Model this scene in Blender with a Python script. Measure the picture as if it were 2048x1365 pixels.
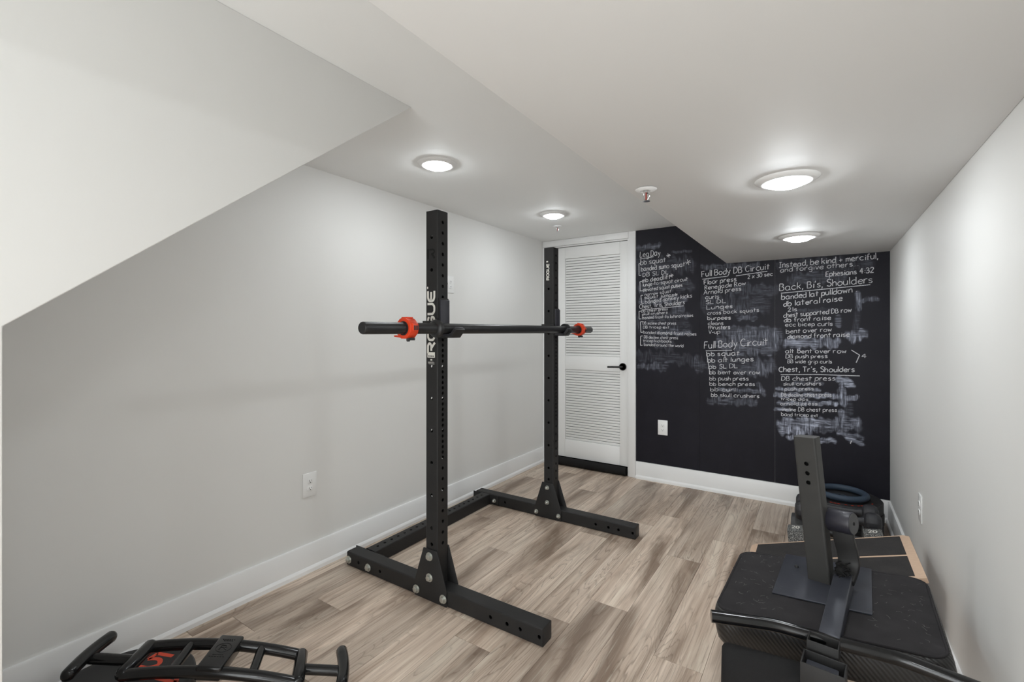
import bpy, bmesh, math, random
import numpy as np
from mathutils import Matrix, Vector
from math import sin, cos, pi, radians, sqrt, atan2

for o in list(bpy.data.objects):
    bpy.data.objects.remove(o, do_unlink=True)
SC = bpy.context.scene
COL = SC.collection

# ------------------------------------------------------------------ camera
CAM_H = 1.275
cam = bpy.data.cameras.new('camera')
cam.sensor_width = 36.0
cam.lens = 928.76 / 2048 * 36
cam.shift_y = (663.73 - 682.5) / 2048
cam.clip_start = 0.02
camo = bpy.data.objects.new('camera', cam)
COL.objects.link(camo)
camo.location = (0, 0, CAM_H)
camo.rotation_euler = (pi / 2, 0, 0.585496)
SC.camera = camo

# ------------------------------------------------------------------ world, light levels, exposure
W = bpy.data.worlds.new('world')
SC.world = W
W.use_nodes = True
W.node_tree.nodes['Background'].inputs[0].default_value = (1, 1, 1, 1)
W.node_tree.nodes['Background'].inputs[1].default_value = 0.0
LAMP = 96.0            # radiance of the recessed LED lenses
SC.view_settings.view_transform = 'Standard'
SC.view_settings.look = 'None'
SC.view_settings.gamma = 1.0
SC.view_settings.use_curve_mapping = False
SC.view_settings.exposure = 0.18

# soft fill light, added unseen behind the viewer to brighten the room
_a = bpy.data.lights.new('fill_light', 'AREA')
_a.shape = 'RECTANGLE'; _a.size = 1.5; _a.size_y = 1.7; _a.energy = 36.0; _a.color = (.92, .97, 1)
_ao = bpy.data.objects.new('fill_light', _a); COL.objects.link(_ao)
_ao.location = (-.47, -1.86, .95); _ao.rotation_euler = (pi / 2, 0, 0)

# ------------------------------------------------------------------ room dimensions (metres)
XL, YE, HC, HS, XS, XR = -2.270, 3.980, 2.156, 1.813, -0.613, 0.391
XST, YB = -1.335, -1.9          # stair-side wall, back wall
R_ = random.Random(5)

# ------------------------------------------------------------------ helpers
def tag(o, label=None, cat=None, group=None, kind=None):
    if label: o['label'] = label
    if cat: o['category'] = cat
    if group: o['group'] = group
    if kind: o['kind'] = kind
    return o

def empty(name, loc=(0, 0, 0), rot=(0, 0, 0), parent=None):
    e = bpy.data.objects.new(name, None)
    e.empty_display_size = 0.05
    COL.objects.link(e)
    e.location = loc
    e.rotation_euler = rot
    if parent: e.parent = parent
    return e

class MB:
    def __init__(s):
        s.v = []; s.f = []
    def add(s, vs, fs, M=None):
        n = len(s.v)
        if M is not None:
            vs = [tuple(M @ Vector(p)) for p in vs]
        s.v += [tuple(p) for p in vs]
        s.f += [tuple(i + n for i in f) for f in fs]
        return s
    def box(s, x0, x1, y0, y1, z0, z1, M=None):
        vs = [(x0, y0, z0), (x1, y0, z0), (x1, y1, z0), (x0, y1, z0), (x0, y0, z1), (x1, y0, z1), (x1, y1, z1), (x0, y1, z1)]
        return s.add(vs, [(0, 3, 2, 1), (4, 5, 6, 7), (0, 1, 5, 4), (1, 2, 6, 5), (2, 3, 7, 6), (3, 0, 4, 7)], M)
    def prism(s, poly, lo, hi, axis='y', M=None):
        """polygon in the two other axes (in x,y,z order), extruded along axis"""
        def P(a, b, t):
            return {'x': (t, a, b), 'y': (a, t, b), 'z': (a, b, t)}[axis]
        n = len(poly)
        vs = [P(a, b, lo) for a, b in poly] + [P(a, b, hi) for a, b in poly]
        fs = [tuple(range(n))[::-1], tuple(range(n, 2 * n))] + [(i, (i + 1) % n, n + (i + 1) % n, n + i) for i in range(n)]
        return s.add(vs, fs, M)
    def lathe(s, prof, n=32, M=None, closed=False):
        """profile of (r, z) turned about local z"""
        vs = []; fs = []
        rows = []
        for r, z in prof:
            if r < 1e-6:
                rows.append([len(vs)]); vs.append((0, 0, z))
            else:
                rows.append(list(range(len(vs), len(vs) + n)))
                vs += [(r * cos(2 * pi * k / n), r * sin(2 * pi * k / n), z) for k in range(n)]
        m = len(rows)
        for i in range(m if closed else m - 1):
            a, b = rows[i], rows[(i + 1) % m]
            for k in range(n):
                k2 = (k + 1) % n
                if len(a) == 1 and len(b) == 1: continue
                if len(a) == 1: fs.append((a[0], b[k2], b[k]))
                elif len(b) == 1: fs.append((a[k], a[k2], b[0]))
                else: fs.append((a[k], a[k2], b[k2], b[k]))
        return s.add(vs, fs, M)
    def tube(s, path, rad, n=16, caps=True, M=None, sx=1.0):
        pts = [Vector(p) for p in path]
        rr = rad if isinstance(rad, (list, tuple)) else [rad] * len(pts)
        T = []
        for i in range(len(pts)):
            a = pts[max(i - 1, 0)]; b = pts[min(i + 1, len(pts) - 1)]
            T.append((b - a).normalized())
        up = Vector((0, 0, 1))
        if abs(T[0].dot(up)) > .95: up = Vector((1, 0, 0))
        N = (up - T[0] * up.dot(T[0])).normalized()
        vs = []; fs = []
        for i, p in enumerate(pts):
            N = (N - T[i] * N.dot(T[i])).normalized()
            B = T[i].cross(N)
            for k in range(n):
                a = 2 * pi * k / n
                vs.append(tuple(p + N * (rr[i] * cos(a)) + B * (rr[i] * sx * sin(a))))
        for i in range(len(pts) - 1):
            for k in range(n):
                k2 = (k + 1) % n
                fs.append((i * n + k, i * n + k2, (i + 1) * n + k2, (i + 1) * n + k))
        if caps:
            fs.append(tuple(range(n))[::-1])
            fs.append(tuple((len(pts) - 1) * n + k for k in range(n)))
        return s.add(vs, fs, M)
    def sphere(s, c, r, n=16, m=10, M=None, sc=(1, 1, 1)):
        prof = [(r * sin(pi * i / m), -r * cos(pi * i / m)) for i in range(m + 1)]
        t = MB().lathe([(max(a, 0), b) for a, b in prof], n)
        return s.add([(c[0] + x * sc[0], c[1] + y * sc[1], c[2] + z * sc[2]) for x, y, z in t.v], t.f, M)
    def torus(s, R, r, n=48, m=16, M=None):
        return s.lathe([(R + r * cos(2 * pi * k / m), r * sin(2 * pi * k / m)) for k in range(m)], n, M, closed=True)
    def build(s, name, mat, parent=None, bevel=0, seg=2, smooth=True, ang=38, loc=None, rot=None):
        me = bpy.data.meshes.new(name)
        me.from_pydata(s.v, [], s.f)
        bm = bmesh.new(); bm.from_mesh(me)
        bmesh.ops.recalc_face_normals(bm, faces=bm.faces)
        if bevel:
            es = [e for e in bm.edges if len(e.link_faces) == 2 and e.calc_face_angle(0) > radians(25)]
            bmesh.ops.bevel(bm, geom=es, offset=bevel, segments=seg, profile=.5, affect='EDGES', clamp_overlap=True)
        bm.to_mesh(me); bm.free()
        if smooth:
            for p in me.polygons: p.use_smooth = True
            me.set_sharp_from_angle(angle=radians(ang))
        me.materials.append(mat)
        return link(name, me, parent, loc, rot)

def link(name, me, parent=None, loc=None, rot=None):
    o = bpy.data.objects.new(name, me)
    COL.objects.link(o)
    if parent: o.parent = parent
    if loc: o.location = loc
    if rot: o.rotation_euler = rot
    return o

def copy_tree(o, parent=None):
    c = o.copy(); COL.objects.link(c); c.parent = parent
    for ch in o.children:
        copy_tree(ch, c)
    return c

def TR(x, y, z): return Matrix.Translation((x, y, z))
def RX(a): return Matrix.Rotation(a, 4, 'X')
def RY(a): return Matrix.Rotation(a, 4, 'Y')
def RZ(a): return Matrix.Rotation(a, 4, 'Z')

def smooth_path(P, k=6):
    P = [Vector(p) for p in P]
    if len(P) < 3: return [tuple(p) for p in P]
    Q = [P[0] * 2 - P[1]] + P + [P[-1] * 2 - P[-2]]
    out = []
    for i in range(1, len(Q) - 2):
        a, b, c, d = Q[i - 1:i + 3]
        for j in range(k):
            t = j / k
            out.append(.5 * ((2 * b) + (c - a) * t + (2 * a - 5 * b + 4 * c - d) * t * t + (3 * b - a - 3 * c + d) * t ** 3))
    out.append(P[-1])
    return [tuple(p) for p in out]

def fillet(P, r, k=6):
    """round the corners of a 3D polyline"""
    P = [Vector(p) for p in P]
    out = [P[0]]
    for i in range(1, len(P) - 1):
        a, b, c = P[i - 1], P[i], P[i + 1]
        u = (a - b); w = (c - b)
        d = min(r, u.length * .49, w.length * .49)
        p = b + u.normalized() * d; q = b + w.normalized() * d
        for j in range(k + 1):
            t = j / k
            out.append(p * (1 - t) ** 2 + b * 2 * t * (1 - t) + q * t * t)
    out.append(P[-1])
    return [tuple(p) for p in out]

def ribbon2(mb, pts, w, fmap):
    """flat ribbon along 2D points; fmap turns (a, b) into a 3D point"""
    n = len(pts)
    if n < 2: return
    L = []; Rr = []
    for i in range(n):
        if i == 0: d = (pts[1][0] - pts[0][0], pts[1][1] - pts[0][1])
        elif i == n - 1: d = (pts[-1][0] - pts[-2][0], pts[-1][1] - pts[-2][1])
        else:
            d = (pts[i + 1][0] - pts[i - 1][0], pts[i + 1][1] - pts[i - 1][1])
        l = sqrt(d[0] ** 2 + d[1] ** 2) or 1e-9
        nx, ny = -d[1] / l * w / 2, d[0] / l * w / 2
        L.append((pts[i][0] + nx, pts[i][1] + ny)); Rr.append((pts[i][0] - nx, pts[i][1] - ny))
    vs = [fmap(*p) for p in L] + [fmap(*p) for p in Rr]
    mb.add(vs, [(i, i + 1, n + i + 1, n + i) for i in range(n - 1)])

def rect_tube(mb, L, wx, wy, r=.006, t=.005, hx=(), hy=(), hr=.0085, caps=(True, True), M=None):
    """square steel tube along local z from 0 to L; hx = hole positions through the +-x faces, hy = through +-y faces"""
    def strip(W_, holes, put):
        # put(u, s, depth) -> local point
        hs = sorted(holes); z = 0.0
        cells = []
        for i, h in enumerate(hs):
            g = min([abs(h - k) for j, k in enumerate(hs) if j != i] + [2 * h, 2 * (L - h), W_])
            cells.append((h - g / 2 * .98, h, h + g / 2 * .98))
        segs = []; z = 0.0
        for a, h, b in cells:
            if a - z > 1e-5: segs.append((z, a, None))
            segs.append((a, b, h)); z = b
        if L - z > 1e-5: segs.append((z, L, None))
        for a, b, h in segs:
            for dep in (0, t):
                if h is None:
                    mb.add([put(-W_ / 2, a, dep), put(W_ / 2, a, dep), put(W_ / 2, b, dep), put(-W_ / 2, b, dep)], [(0, 1, 2, 3) if dep == 0 else (3, 2, 1, 0)], M)
                else:
                    N = 16; per = []
                    cs = [(W_ / 2, a), (W_ / 2, b), (-W_ / 2, b), (-W_ / 2, a)]
                    for q in range(4):
                        p0, p1 = cs[q], cs[(q + 1) % 4]
                        for j in range(4):
                            per.append((p0[0] + (p1[0] - p0[0]) * j / 4, p0[1] + (p1[1] - p0[1]) * j / 4))
                    hol = [(hr * cos(-pi / 4 + 2 * pi * j / N), h + hr * sin(-pi / 4 + 2 * pi * j / N)) for j in range(N)]
                    vs = [put(u, s_, dep) for u, s_ in per] + [put(u, s_, dep) for u, s_ in hol]
                    mb.add(vs, [(j, (j + 1) % N, N + (j + 1) % N, N + j) for j in range(N)], M)
                    if dep == 0:
                        vs = [put(u, s_, 0) for u, s_ in hol] + [put(u, s_, t) for u, s_ in hol]
                        mb.add(vs, [(j, (j + 1) % N, N + (j + 1) % N, N + j) for j in range(N)], M)
    for sg in (1, -1):
        strip(wy - 2 * r, hx, lambda u, s_, d, sg=sg: (sg * (wx / 2 - d), sg * u, s_))
        strip(wx - 2 * r, hy, lambda u, s_, d, sg=sg: (-sg * u, sg * (wy / 2 - d), s_))
    for sxx, syy, a0 in ((1, 1, 0), (-1, 1, pi / 2), (-1, -1, pi), (1, -1, 3 * pi / 2)):
        cx, cy = sxx * (wx / 2 - r), syy * (wy / 2 - r)
        arc = [(cx + r * cos(a0 + pi / 2 * k / 4), cy + r * sin(a0 + pi / 2 * k / 4)) for k in range(5)]
        vs = [(x, y, 0) for x, y in arc] + [(x, y, L) for x, y in arc]
        mb.add(vs, [(k, k + 1, 6 + k, 5 + k) for k in range(4)], M)
    for on, z in zip(caps, (0, L)):
        if on:
            pl = []
            for sxx, syy, a0 in ((1, 1, 0), (-1, 1, pi / 2), (-1, -1, pi), (1, -1, 3 * pi / 2)):
                cx, cy = sxx * (wx / 2 - r), syy * (wy / 2 - r)
                pl += [(cx + r * cos(a0 + pi / 2 * k / 4), cy + r * sin(a0 + pi / 2 * k / 4), z) for k in range(5)]
            mb.add(pl, [tuple(range(len(pl)))], M)
    return mb

# ------------------------------------------------------------------ materials
class NT:
    def __init__(s, name):
        s.m = bpy.data.materials.new(name); s.m.use_nodes = True
        s.t = s.m.node_tree; s.b = s.t.nodes['Principled BSDF']
    def n(s, typ, **kw):
        nd = s.t.nodes.new(typ)
        for k, v in kw.items():
            if k.startswith('i_'):
                key = k[2:]
                key = int(key) if key.isdigit() else key.replace('_', ' ')
                nd.inputs[key].default_value = v
            else: setattr(nd, k, v)
        return nd
    def l(s, a, b): s.t.links.new(a, b)
    def math(s, op, a, b=None, c=None):
        nd = s.n('ShaderNodeMath', operation=op)
        for i, x in enumerate((a, b, c)):
            if x is None: continue
            if isinstance(x, (int, float)): nd.inputs[i].default_value = x
            else: s.l(x, nd.inputs[i])
        return nd.outputs[0]
    def mix(s, fac, a, b, mode='MIX'):
        nd = s.n('ShaderNodeMix', data_type='RGBA', blend_type=mode)
        for i, x in ((0, fac), (6, a), (7, b)):
            if isinstance(x, (int, float)): nd.inputs[i].default_value = x
            elif isinstance(x, tuple): nd.inputs[i].default_value = x if len(x) == 4 else x + (1,)
            else: s.l(x, nd.inputs[i])
        return nd.outputs[2]
    def ramp(s, fac, stops):
        nd = s.n('ShaderNodeValToRGB'); cr = nd.color_ramp
        while len(cr.elements) < len(stops): cr.elements.new(.5)
        for e, (p, c) in zip(cr.elements, stops):
            e.position = p; e.color = (c if isinstance(c, tuple) else (c, c, c)) + (1,)
        s.l(fac, nd.inputs[0])
        return nd.outputs[0]
    def coord(s, out='Object', scale=(1, 1, 1), loc=None):
        tc = s.n('ShaderNodeTexCoord'); mp = s.n('ShaderNodeMapping')
        mp.inputs['Scale'].default_value = scale
        s.l(tc.outputs[out], mp.inputs['Vector'])
        return mp.outputs[0]
    def noise(s, vec, scale, detail=4, rough=.55, dist=0):
        nd = s.n('ShaderNodeTexNoise'); nd.inputs['Scale'].default_value = scale
        nd.inputs['Detail'].default_value = detail; nd.inputs['Roughness'].default_value = rough
        nd.inputs['Distortion'].default_value = dist
        if vec is not None: s.l(vec, nd.inputs['Vector'])
        return nd.outputs['Fac']
    def bump(s, h, strength=.2, dist=.002):
        nd = s.n('ShaderNodeBump'); nd.inputs['Strength'].default_value = strength
        nd.inputs['Distance'].default_value = dist
        s.l(h, nd.inputs['Height']); s.l(nd.outputs[0], s.b.inputs['Normal'])
    def set(s, col=None, rough=None, metal=None, spec=None):
        b = s.b
        if col is not None:
            if isinstance(col, tuple): b.inputs['Base Color'].default_value = col + (1,)
            else: s.l(col, b.inputs['Base Color'])
        if rough is not None:
            if isinstance(rough, (int, float)): b.inputs['Roughness'].default_value = rough
            else: s.l(rough, b.inputs['Roughness'])
        if metal is not None: b.inputs['Metallic'].default_value = metal
        if spec is not None: b.inputs['Specular IOR Level'].default_value = spec
        return s

def mat_paint(name, col, rough=.5, bump=.06, var=.02):
    m = NT(name); v = m.coord('Object')
    n1 = m.noise(v, 1.3, 3); n2 = m.noise(v, 260, 2)
    c = m.mix(n1, tuple(x * (1 - var) for x in col), tuple(min(1, x * (1 + var)) for x in col))
    m.set(c, rough, spec=.3); m.bump(n2, bump, .001)
    return m.m

def mat_plain(name, col, rough=.4, metal=0, spec=.5, nscale=0, nb=.1, var=.08):
    m = NT(name); v = m.coord('Object')
    n1 = m.noise(v, 14, 4)
    c = m.mix(n1, tuple(x * (1 - var) for x in col), tuple(min(1, x * (1 + var)) for x in col))
    rr = m.math('MULTIPLY_ADD', n1, .12, rough - .06)
    m.set(c, rr, metal, spec)
    if nscale: m.bump(m.noise(v, nscale, 2), nb, .001)
    return m.m

M_wall = mat_paint('wall_paint', (.815, .81, .79), .55)
M_ceil = mat_paint('ceiling_paint_brightened', (.925, .93, .92), .7)  # paler than the walls: brightness the lamps lack is put into the colour
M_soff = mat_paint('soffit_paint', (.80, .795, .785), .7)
M_trim = mat_paint('trim_paint', (.90, .90, .895), .32, .04, .01)
M_door = mat_paint('door_paint', (.90, .90, .89), .36, .04, .01)
M_plasticw = mat_plain('white_plastic', (.90, .90, .89), .3, var=.01)
M_slot = mat_plain('slot_dark', (.03, .03, .03), .6)
M_rack = mat_plain('black_powder_coat', (.0205, .0198, .0198), .5, spec=.3, nscale=900, nb=.12, var=.15)
M_post = mat_plain('grey_black_tube', (.045, .044, .042), .5, spec=.3, var=.15)
M_steel_dk = mat_plain('black_steel_bar', (.03, .03, .031), .38, metal=.4, spec=.5, nscale=500, nb=.06, var=.25)
M_uhmw = mat_plain('black_liner_plastic', (.026, .025, .034), .42, var=.1)
M_zinc = mat_plain('zinc_bolt', (.55, .56, .52), .36, metal=.85, var=.12)
M_orange = mat_plain('orange_plastic', (.74, .055, .012), .36, var=.05)
M_rubber = mat_plain('black_rubber', (.018, .018, .019), .55, nscale=600, nb=.2, var=.2)
M_decal = mat_plain('white_decal', (.80, .78, .72), .45, var=.03)
M_cut = mat_plain('cut_dark', (.003, .003, .003), .9)
M_blackmetal = mat_plain('matte_black_hardware', (.012, .012, .012), .4)
M_chrome = mat_plain('bright_steel', (.75, .75, .75), .2, metal=1, var=.03)
M_redglass = mat_plain('red_bulb', (.35, .05, .04), .15)
M_gloss = mat_plain('gloss_black_enamel', (.006, .006, .0065), .17, spec=.45, nscale=160, nb=.08, var=.1)
M_ply = NT('plywood_edge')
_v = M_ply.coord('Object', (3, 60, 60)); _n = M_ply.noise(_v, 3, 4)
M_ply.set(M_ply.mix(_n, (.60, .40, .27), (.78, .58, .43)), .6); M_ply = M_ply.m
def mat_grip():
    m = NT('black_grip_tape'); v = m.coord('Object')
    n = m.noise(v, 900, 2); n2 = m.noise(v, 9, 5, .7)
    c = m.mix(m.ramp(n, [(.55, 0), (.72, 1)]), (.016, .014, .014), (.075, .07, .068))
    c = m.mix(m.ramp(n2, [(.45, 0), (.8, .5)]), c, (.06, .052, .05))
    m.set(c, .8); m.bump(n, .5, .001); return m.m
M_grip = mat_grip()
def mat_fabric():
    m = NT('black_backing_fabric'); v = m.coord('Object')
    n = m.noise(v, 1100, 2); n2 = m.noise(v, 12, 4)
    c = m.mix(n2, (.018, .017, .018), (.042, .039, .041))
    m.set(c, .9, spec=.2); m.bump(n, .5, .001); return m.m
M_fabric = mat_fabric()
def mat_vinyl():
    m = NT('ribbed_black_vinyl'); v = m.coord('Object')
    w = m.n('ShaderNodeTexWave', wave_type='BANDS', bands_direction='DIAGONAL'); w.inputs['Scale'].default_value = 42
    w.inputs['Distortion'].default_value = .3
    m.l(v, w.inputs['Vector'])
    c = m.mix(w.outputs['Fac'], (.006, .006, .006), (.022, .021, .021))
    m.set(c, .36, spec=.5); m.bump(w.outputs['Fac'], .5, .0015); return m.m
M_vinyl = mat_vinyl()
def mat_foam():
    m = NT('black_foam'); v = m.coord('Object')
    n = m.noise(v, 700, 3)
    m.set(m.mix(n, (.006, .006, .006), (.018, .017, .0175)), .85, spec=.25); m.bump(n, .6, .0015); return m.m
M_foam = mat_foam()
M_plate_mt = mat_plain('blue_black_steel_plate', (.05, .053, .066), .36, metal=.3, nscale=300, nb=.06, var=.25)
M_speck = NT('speckled_cast_iron')
_v = M_speck.coord('Object'); _n = M_speck.noise(_v, 330, 2)
M_speck.set(M_speck.mix(M_speck.ramp(_n, [(.5, 0), (.62, 1)]), (.018, .018, .018), (.42, .42, .40)), .6); M_speck = M_speck.m
M_hexgrey = mat_plain('grey_hammered_iron', (.06, .06, .062), .5, nscale=250, nb=.3, var=.3)
M_neo = mat_plain('dark_neoprene', (.026, .026, .03), .5, nscale=700, nb=.15)
M_blue = mat_plain('slate_blue_foam', (.035, .055, .085), .6, nscale=500, nb=.15)
M_lint = mat_plain('pale_lint', (.30, .28, .27), .8)

def mat_lens():
    m = NT('lit_led_lens')
    m.set((.9, .9, .9), .4)
    m.b.inputs['Emission Color'].default_value = (.925, .972, 1.0, 1)
    m.b.inputs['Emission Strength'].default_value = LAMP
    return m.m
M_lens = mat_lens()

def mat_wood():
    m = NT('grey_oak_vinyl_plank')
    tc = m.n('ShaderNodeTexCoord'); oi = m.n('ShaderNodeObjectInfo')
    rnd = oi.outputs['Random']
    off = m.n('ShaderNodeCombineXYZ')
    m.l(m.math('MULTIPLY', rnd, 37.0), off.inputs[0]); m.l(m.math('MULTIPLY', rnd, 91.0), off.inputs[1]); m.l(m.math('MULTIPLY', rnd, 13.0), off.inputs[2])
    va = m.n('ShaderNodeVectorMath', operation='ADD'); m.l(tc.outputs['Object'], va.inputs[0]); m.l(off.outputs[0], va.inputs[1])
    def mp(scale):
        n = m.n('ShaderNodeMapping'); n.inputs['Scale'].default_value = scale; m.l(va.outputs[0], n.inputs['Vector']); return n.outputs[0]
    fiber = m.noise(mp((150, 3.2, 1)), 1.0, 5, .65, .25)
    streak = m.noise(mp((30, .85, 1)), 1.0, 5, .62, .5)
    cloud = m.noise(mp((5.6, 1.15, 1)), 1.0, 4, .52, .6)
    field = m.noise(mp((7.5, .95, 1)), 1.0, 2, .45, .35)
    rings = m.math('FRACT', m.math('MULTIPLY_ADD', field, 22.0, m.math('MULTIPLY', fiber, .8)))
    line = m.ramp(rings, [(0, 0), (.07, 1), (.18, .3), (.36, 0), (1, 0)])
    gate = m.ramp(m.noise(mp((3.5, 1.1, 1)), 1.0, 2), [(.43, 0), (.57, 1)])
    base = m.mix(m.ramp(streak, [(.30, 0), (.70, 1)]), (0.440, 0.342, 0.272), (0.735, 0.625, 0.530))
    base = m.mix(m.math('MULTIPLY', m.ramp(cloud, [(.49, 0), (.66, 1)]), .84), base, (0.184, 0.132, 0.099))
    base = m.mix(m.math('MULTIPLY', m.ramp(cloud, [(.26, 1), (.44, 0)]), .50), base, (0.860, 0.782, 0.666))
    base = m.mix(m.math('MULTIPLY', m.math('MULTIPLY', line, gate), .62), base, (0.163, 0.116, 0.084))
    base = m.mix(m.math('MULTIPLY', m.ramp(fiber, [(.53, 0), (.68, 1)]), .55), base, (0.231, 0.170, 0.129))
    base = m.mix(m.math('MULTIPLY', m.ramp(fiber, [(.30, 1), (.45, 0)]), .30), base, (0.860, 0.830, 0.707))
    hsv = m.n('ShaderNodeHueSaturation'); m.l(base, hsv.inputs['Color'])
    hsv.inputs['Saturation'].default_value = 1.12
    m.l(m.math('MULTIPLY_ADD', rnd, .30, .88), hsv.inputs['Value'])
    m.set(hsv.outputs[0], m.math('MULTIPLY_ADD', fiber, .18, .34), spec=.4)
    m.bump(fiber, .18, .0008)
    return m.m
M_wood = mat_wood()
M_gap = mat_plain('plank_joint', (.06, .045, .035), .9)

def mat_board():
    m = NT('chalkboard_paint')
    at = m.n('ShaderNodeAttribute', attribute_name='smudge')
    s = at.outputs['Fac']
    v = m.coord('Object')
    def mp(scale):
        n = m.n('ShaderNodeMapping'); n.inputs['Scale'].default_value = scale; m.l(v, n.inputs['Vector']); return n.outputs[0]
    n1 = m.noise(mp((90, 1, 9)), 1.0, 4, .65, .6)
    n2 = m.noise(mp((9, 1, 80)), 1.0, 4, .65, .6)
    n3 = m.noise(mp((7, 1, 7)), 1.0, 3, .5)
    st = m.mix(m.ramp(n3, [(.42, 0), (.58, 1)]), n1, n2)
    k = m.math('MULTIPLY', s, m.ramp(st, [(.36, .04), (.5, .5), (.66, 1.7)]))
    haze = m.math('MULTIPLY', m.ramp(m.noise(mp((3, 1, 3)), 1.0, 5, .7), [(.42, 0), (.8, 1)]), .012)
    k = m.math('ADD', k, haze)
    c = m.mix(k, (.0085, .0076, .0132), (.50, .53, .64))
    m.set(c, m.math('MULTIPLY_ADD', s, .3, .55), spec=.25)
    m.bump(m.noise(mp((220, 220, 220)), 1.0, 2), .06, .001)
    return m.m
M_board = mat_board()
def mat_chalk():
    m = NT('white_chalk'); v = m.coord('Object', (420, 420, 420))
    n = m.noise(v, 1.0, 2)
    c = m.mix(m.ramp(n, [(.36, 0), (.55, 1)]), (.30, .30, .33), (.74, .74, .76))
    m.set(c, .9, spec=.1); return m.m
M_chalk = mat_chalk()

# ------------------------------------------------------------------ structure
T_ = .12
def struct(mb, name, mat, **k):
    o = mb.build(name, mat, **k); o['kind'] = 'structure'; return o

# floor: sub-floor slab, then each plank as its own piece
fl = struct(MB().box(XL - .1, XR + .1, YB - .1, YE + .1, -.15, -.006), 'floor', M_gap)
PW = .1822
joints = {-2.186: 3.48, -2.004: 1.335, -1.8216: .72, -1.6394: 2.22, -1.4572: 1.597, -1.275: 1.49, -1.0928: 1.827, -.9106: 2.05,
          -.7284: 2.70, -.5462: 1.833, -.364: 3.36, -.1818: 2.35, .0004: 1.1, .1826: 2.9, .3648: 2.2, -2.3682: 2.1}
PLK = {}
PL = 1.22
for x0 in sorted(joints):
    j = joints[x0]
    x1 = min(x0 + PW, XR); xa = max(x0, XL)
    if x1 - xa < .004: continue
    y = j - PL * 6
    while y < YE:
        a, b = max(y, YB), min(y + PL, YE)
        y += PL
        if b - a < .01: continue
        w, l = round(x1 - xa - .0009, 4), round(b - a - .0010, 4)
        if (w, l) not in PLK:
            q = MB().box(-w / 2, w / 2, -l / 2, l / 2, -.005, 0).build('plank', M_wood, fl, bevel=.0007, seg=1)
            PLK[(w, l)] = q.data
        else:
            q = link('plank', PLK[(w, l)], fl)
        q.location = ((x1 + xa) / 2, (a + b) / 2, 0)

wl = struct(MB().box(XL - T_, XL, YB, YE + T_, 0, HC + .1), 'wall_left', M_wall)
wr = struct(MB().box(XR, XR + T_, YB - T_, YE + T_, 0, HC + .1), 'wall_right', M_wall)
wb = struct(MB().box(XST, XR, YB - T_, YB, 0, HC + .1), 'wall_back', M_wall)
DX0, DX1, DZ1 = -2.205, -1.408, 2.092         # door opening
we = MB().box(DX1, XR, YE, YE + T_, 0, HC + .1).box(XL, DX0, YE, YE + T_, 0, HC + .1).box(DX0, DX1, YE, YE + T_, DZ1, HC + .1)
we = struct(we, 'wall_end', M_wall)
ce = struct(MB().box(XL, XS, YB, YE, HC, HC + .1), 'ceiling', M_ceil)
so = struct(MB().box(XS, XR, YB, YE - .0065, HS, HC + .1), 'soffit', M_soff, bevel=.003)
# stair-side wall: a solid stair enclosure whose sloping underside rises to the ceiling
sl = [(YB, 0), (.207, 0), (.207, 1.285), (1.300, HC), (YB, HC)]
stw = MB().prism(sl, XL, XST, axis='x')
stw = struct(stw, 'wall_stair', M_wall, bevel=.003)

# baseboards with a base shoe
def baseboard(name, L, M):
    prof = [(0, 0), (.026, 0), (.025, .018), (.020, .027), (.015, .031), (.015, .140), (.012, .147), (0, .147)]
    o = MB().prism(prof, 0, L, axis='y', M=M).build(name, M_trim, ang=25)
    o['kind'] = 'structure'; return o
baseboard('baseboard_left', YE - .207, TR(XL, .207, 0))
# end wall: length along x from the door casing to the right wall
baseboard('baseboard_end', XR + 1.335, TR(-1.335, YE - .004, 0) @ RZ(-pi / 2))
baseboard('baseboard_right', YE - YB - .03, TR(XR, YE - .03, 0) @ RZ(pi))

# door casing
tr = empty('trim_1', (0, 0, 0)); tr['kind'] = 'structure'
def casing(x0, x1, z0, z1):
    mb = MB().box(x0, x1, YE - .018, YE + .01, z0, z1)
    return mb.build('casing_board', M_trim, tr, bevel=.004)
casing(-1.402, -1.338, 0, HC - .001)
casing(XL + .001, -1.403, 2.098, HC - .001)
casing(XL + .001, -2.205, 0, 2.097)
MB().box(-1.412, -1.402, YE - .008, YE + .09, 0, 2.092).build('jamb', M_trim, tr, bevel=.002)
MB().box(-2.205, -1.412, YE - .008, YE + .09, 2.086, 2.096).build('jamb', M_trim, tr, bevel=.002)

M_shadowgap = mat_plain('shade_backing', (.10, .10, .10), .8)  # dark grey stands in for the shade seen between the slats
# louvered door
dr = empty('door_1', (-1.8, YE + .01, 0)); dr['kind'] = 'structure'
ox, oy = -1.8, YE + .01
dx0, dx1 = -2.200, -1.416
lx0, lx1 = -2.036, -1.490
zb, zt = .078, 2.081
U0, U1, V0, V1 = 1.047, 1.972, .246, .915
def dpart(name, x0, x1, z0, z1, y0=0, y1=.034, bev=.003):
    return MB().box(x0 - ox, x1 - ox, y0, y1, z0, z1).build(name, M_door, dr, bevel=bev)
dpart('stile', dx0, lx0, zb, zt); dpart('stile', lx1, dx1, zb, zt)
dpart('rail', lx0, lx1, U1, zt); dpart('rail', lx0, lx1, V1, U0); dpart('rail', lx0, lx1, zb, V0)
MB().box(lx0 - ox, lx1 - ox, .028, .033, V0, U1).build('back_panel', M_shadowgap, dr)
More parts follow.
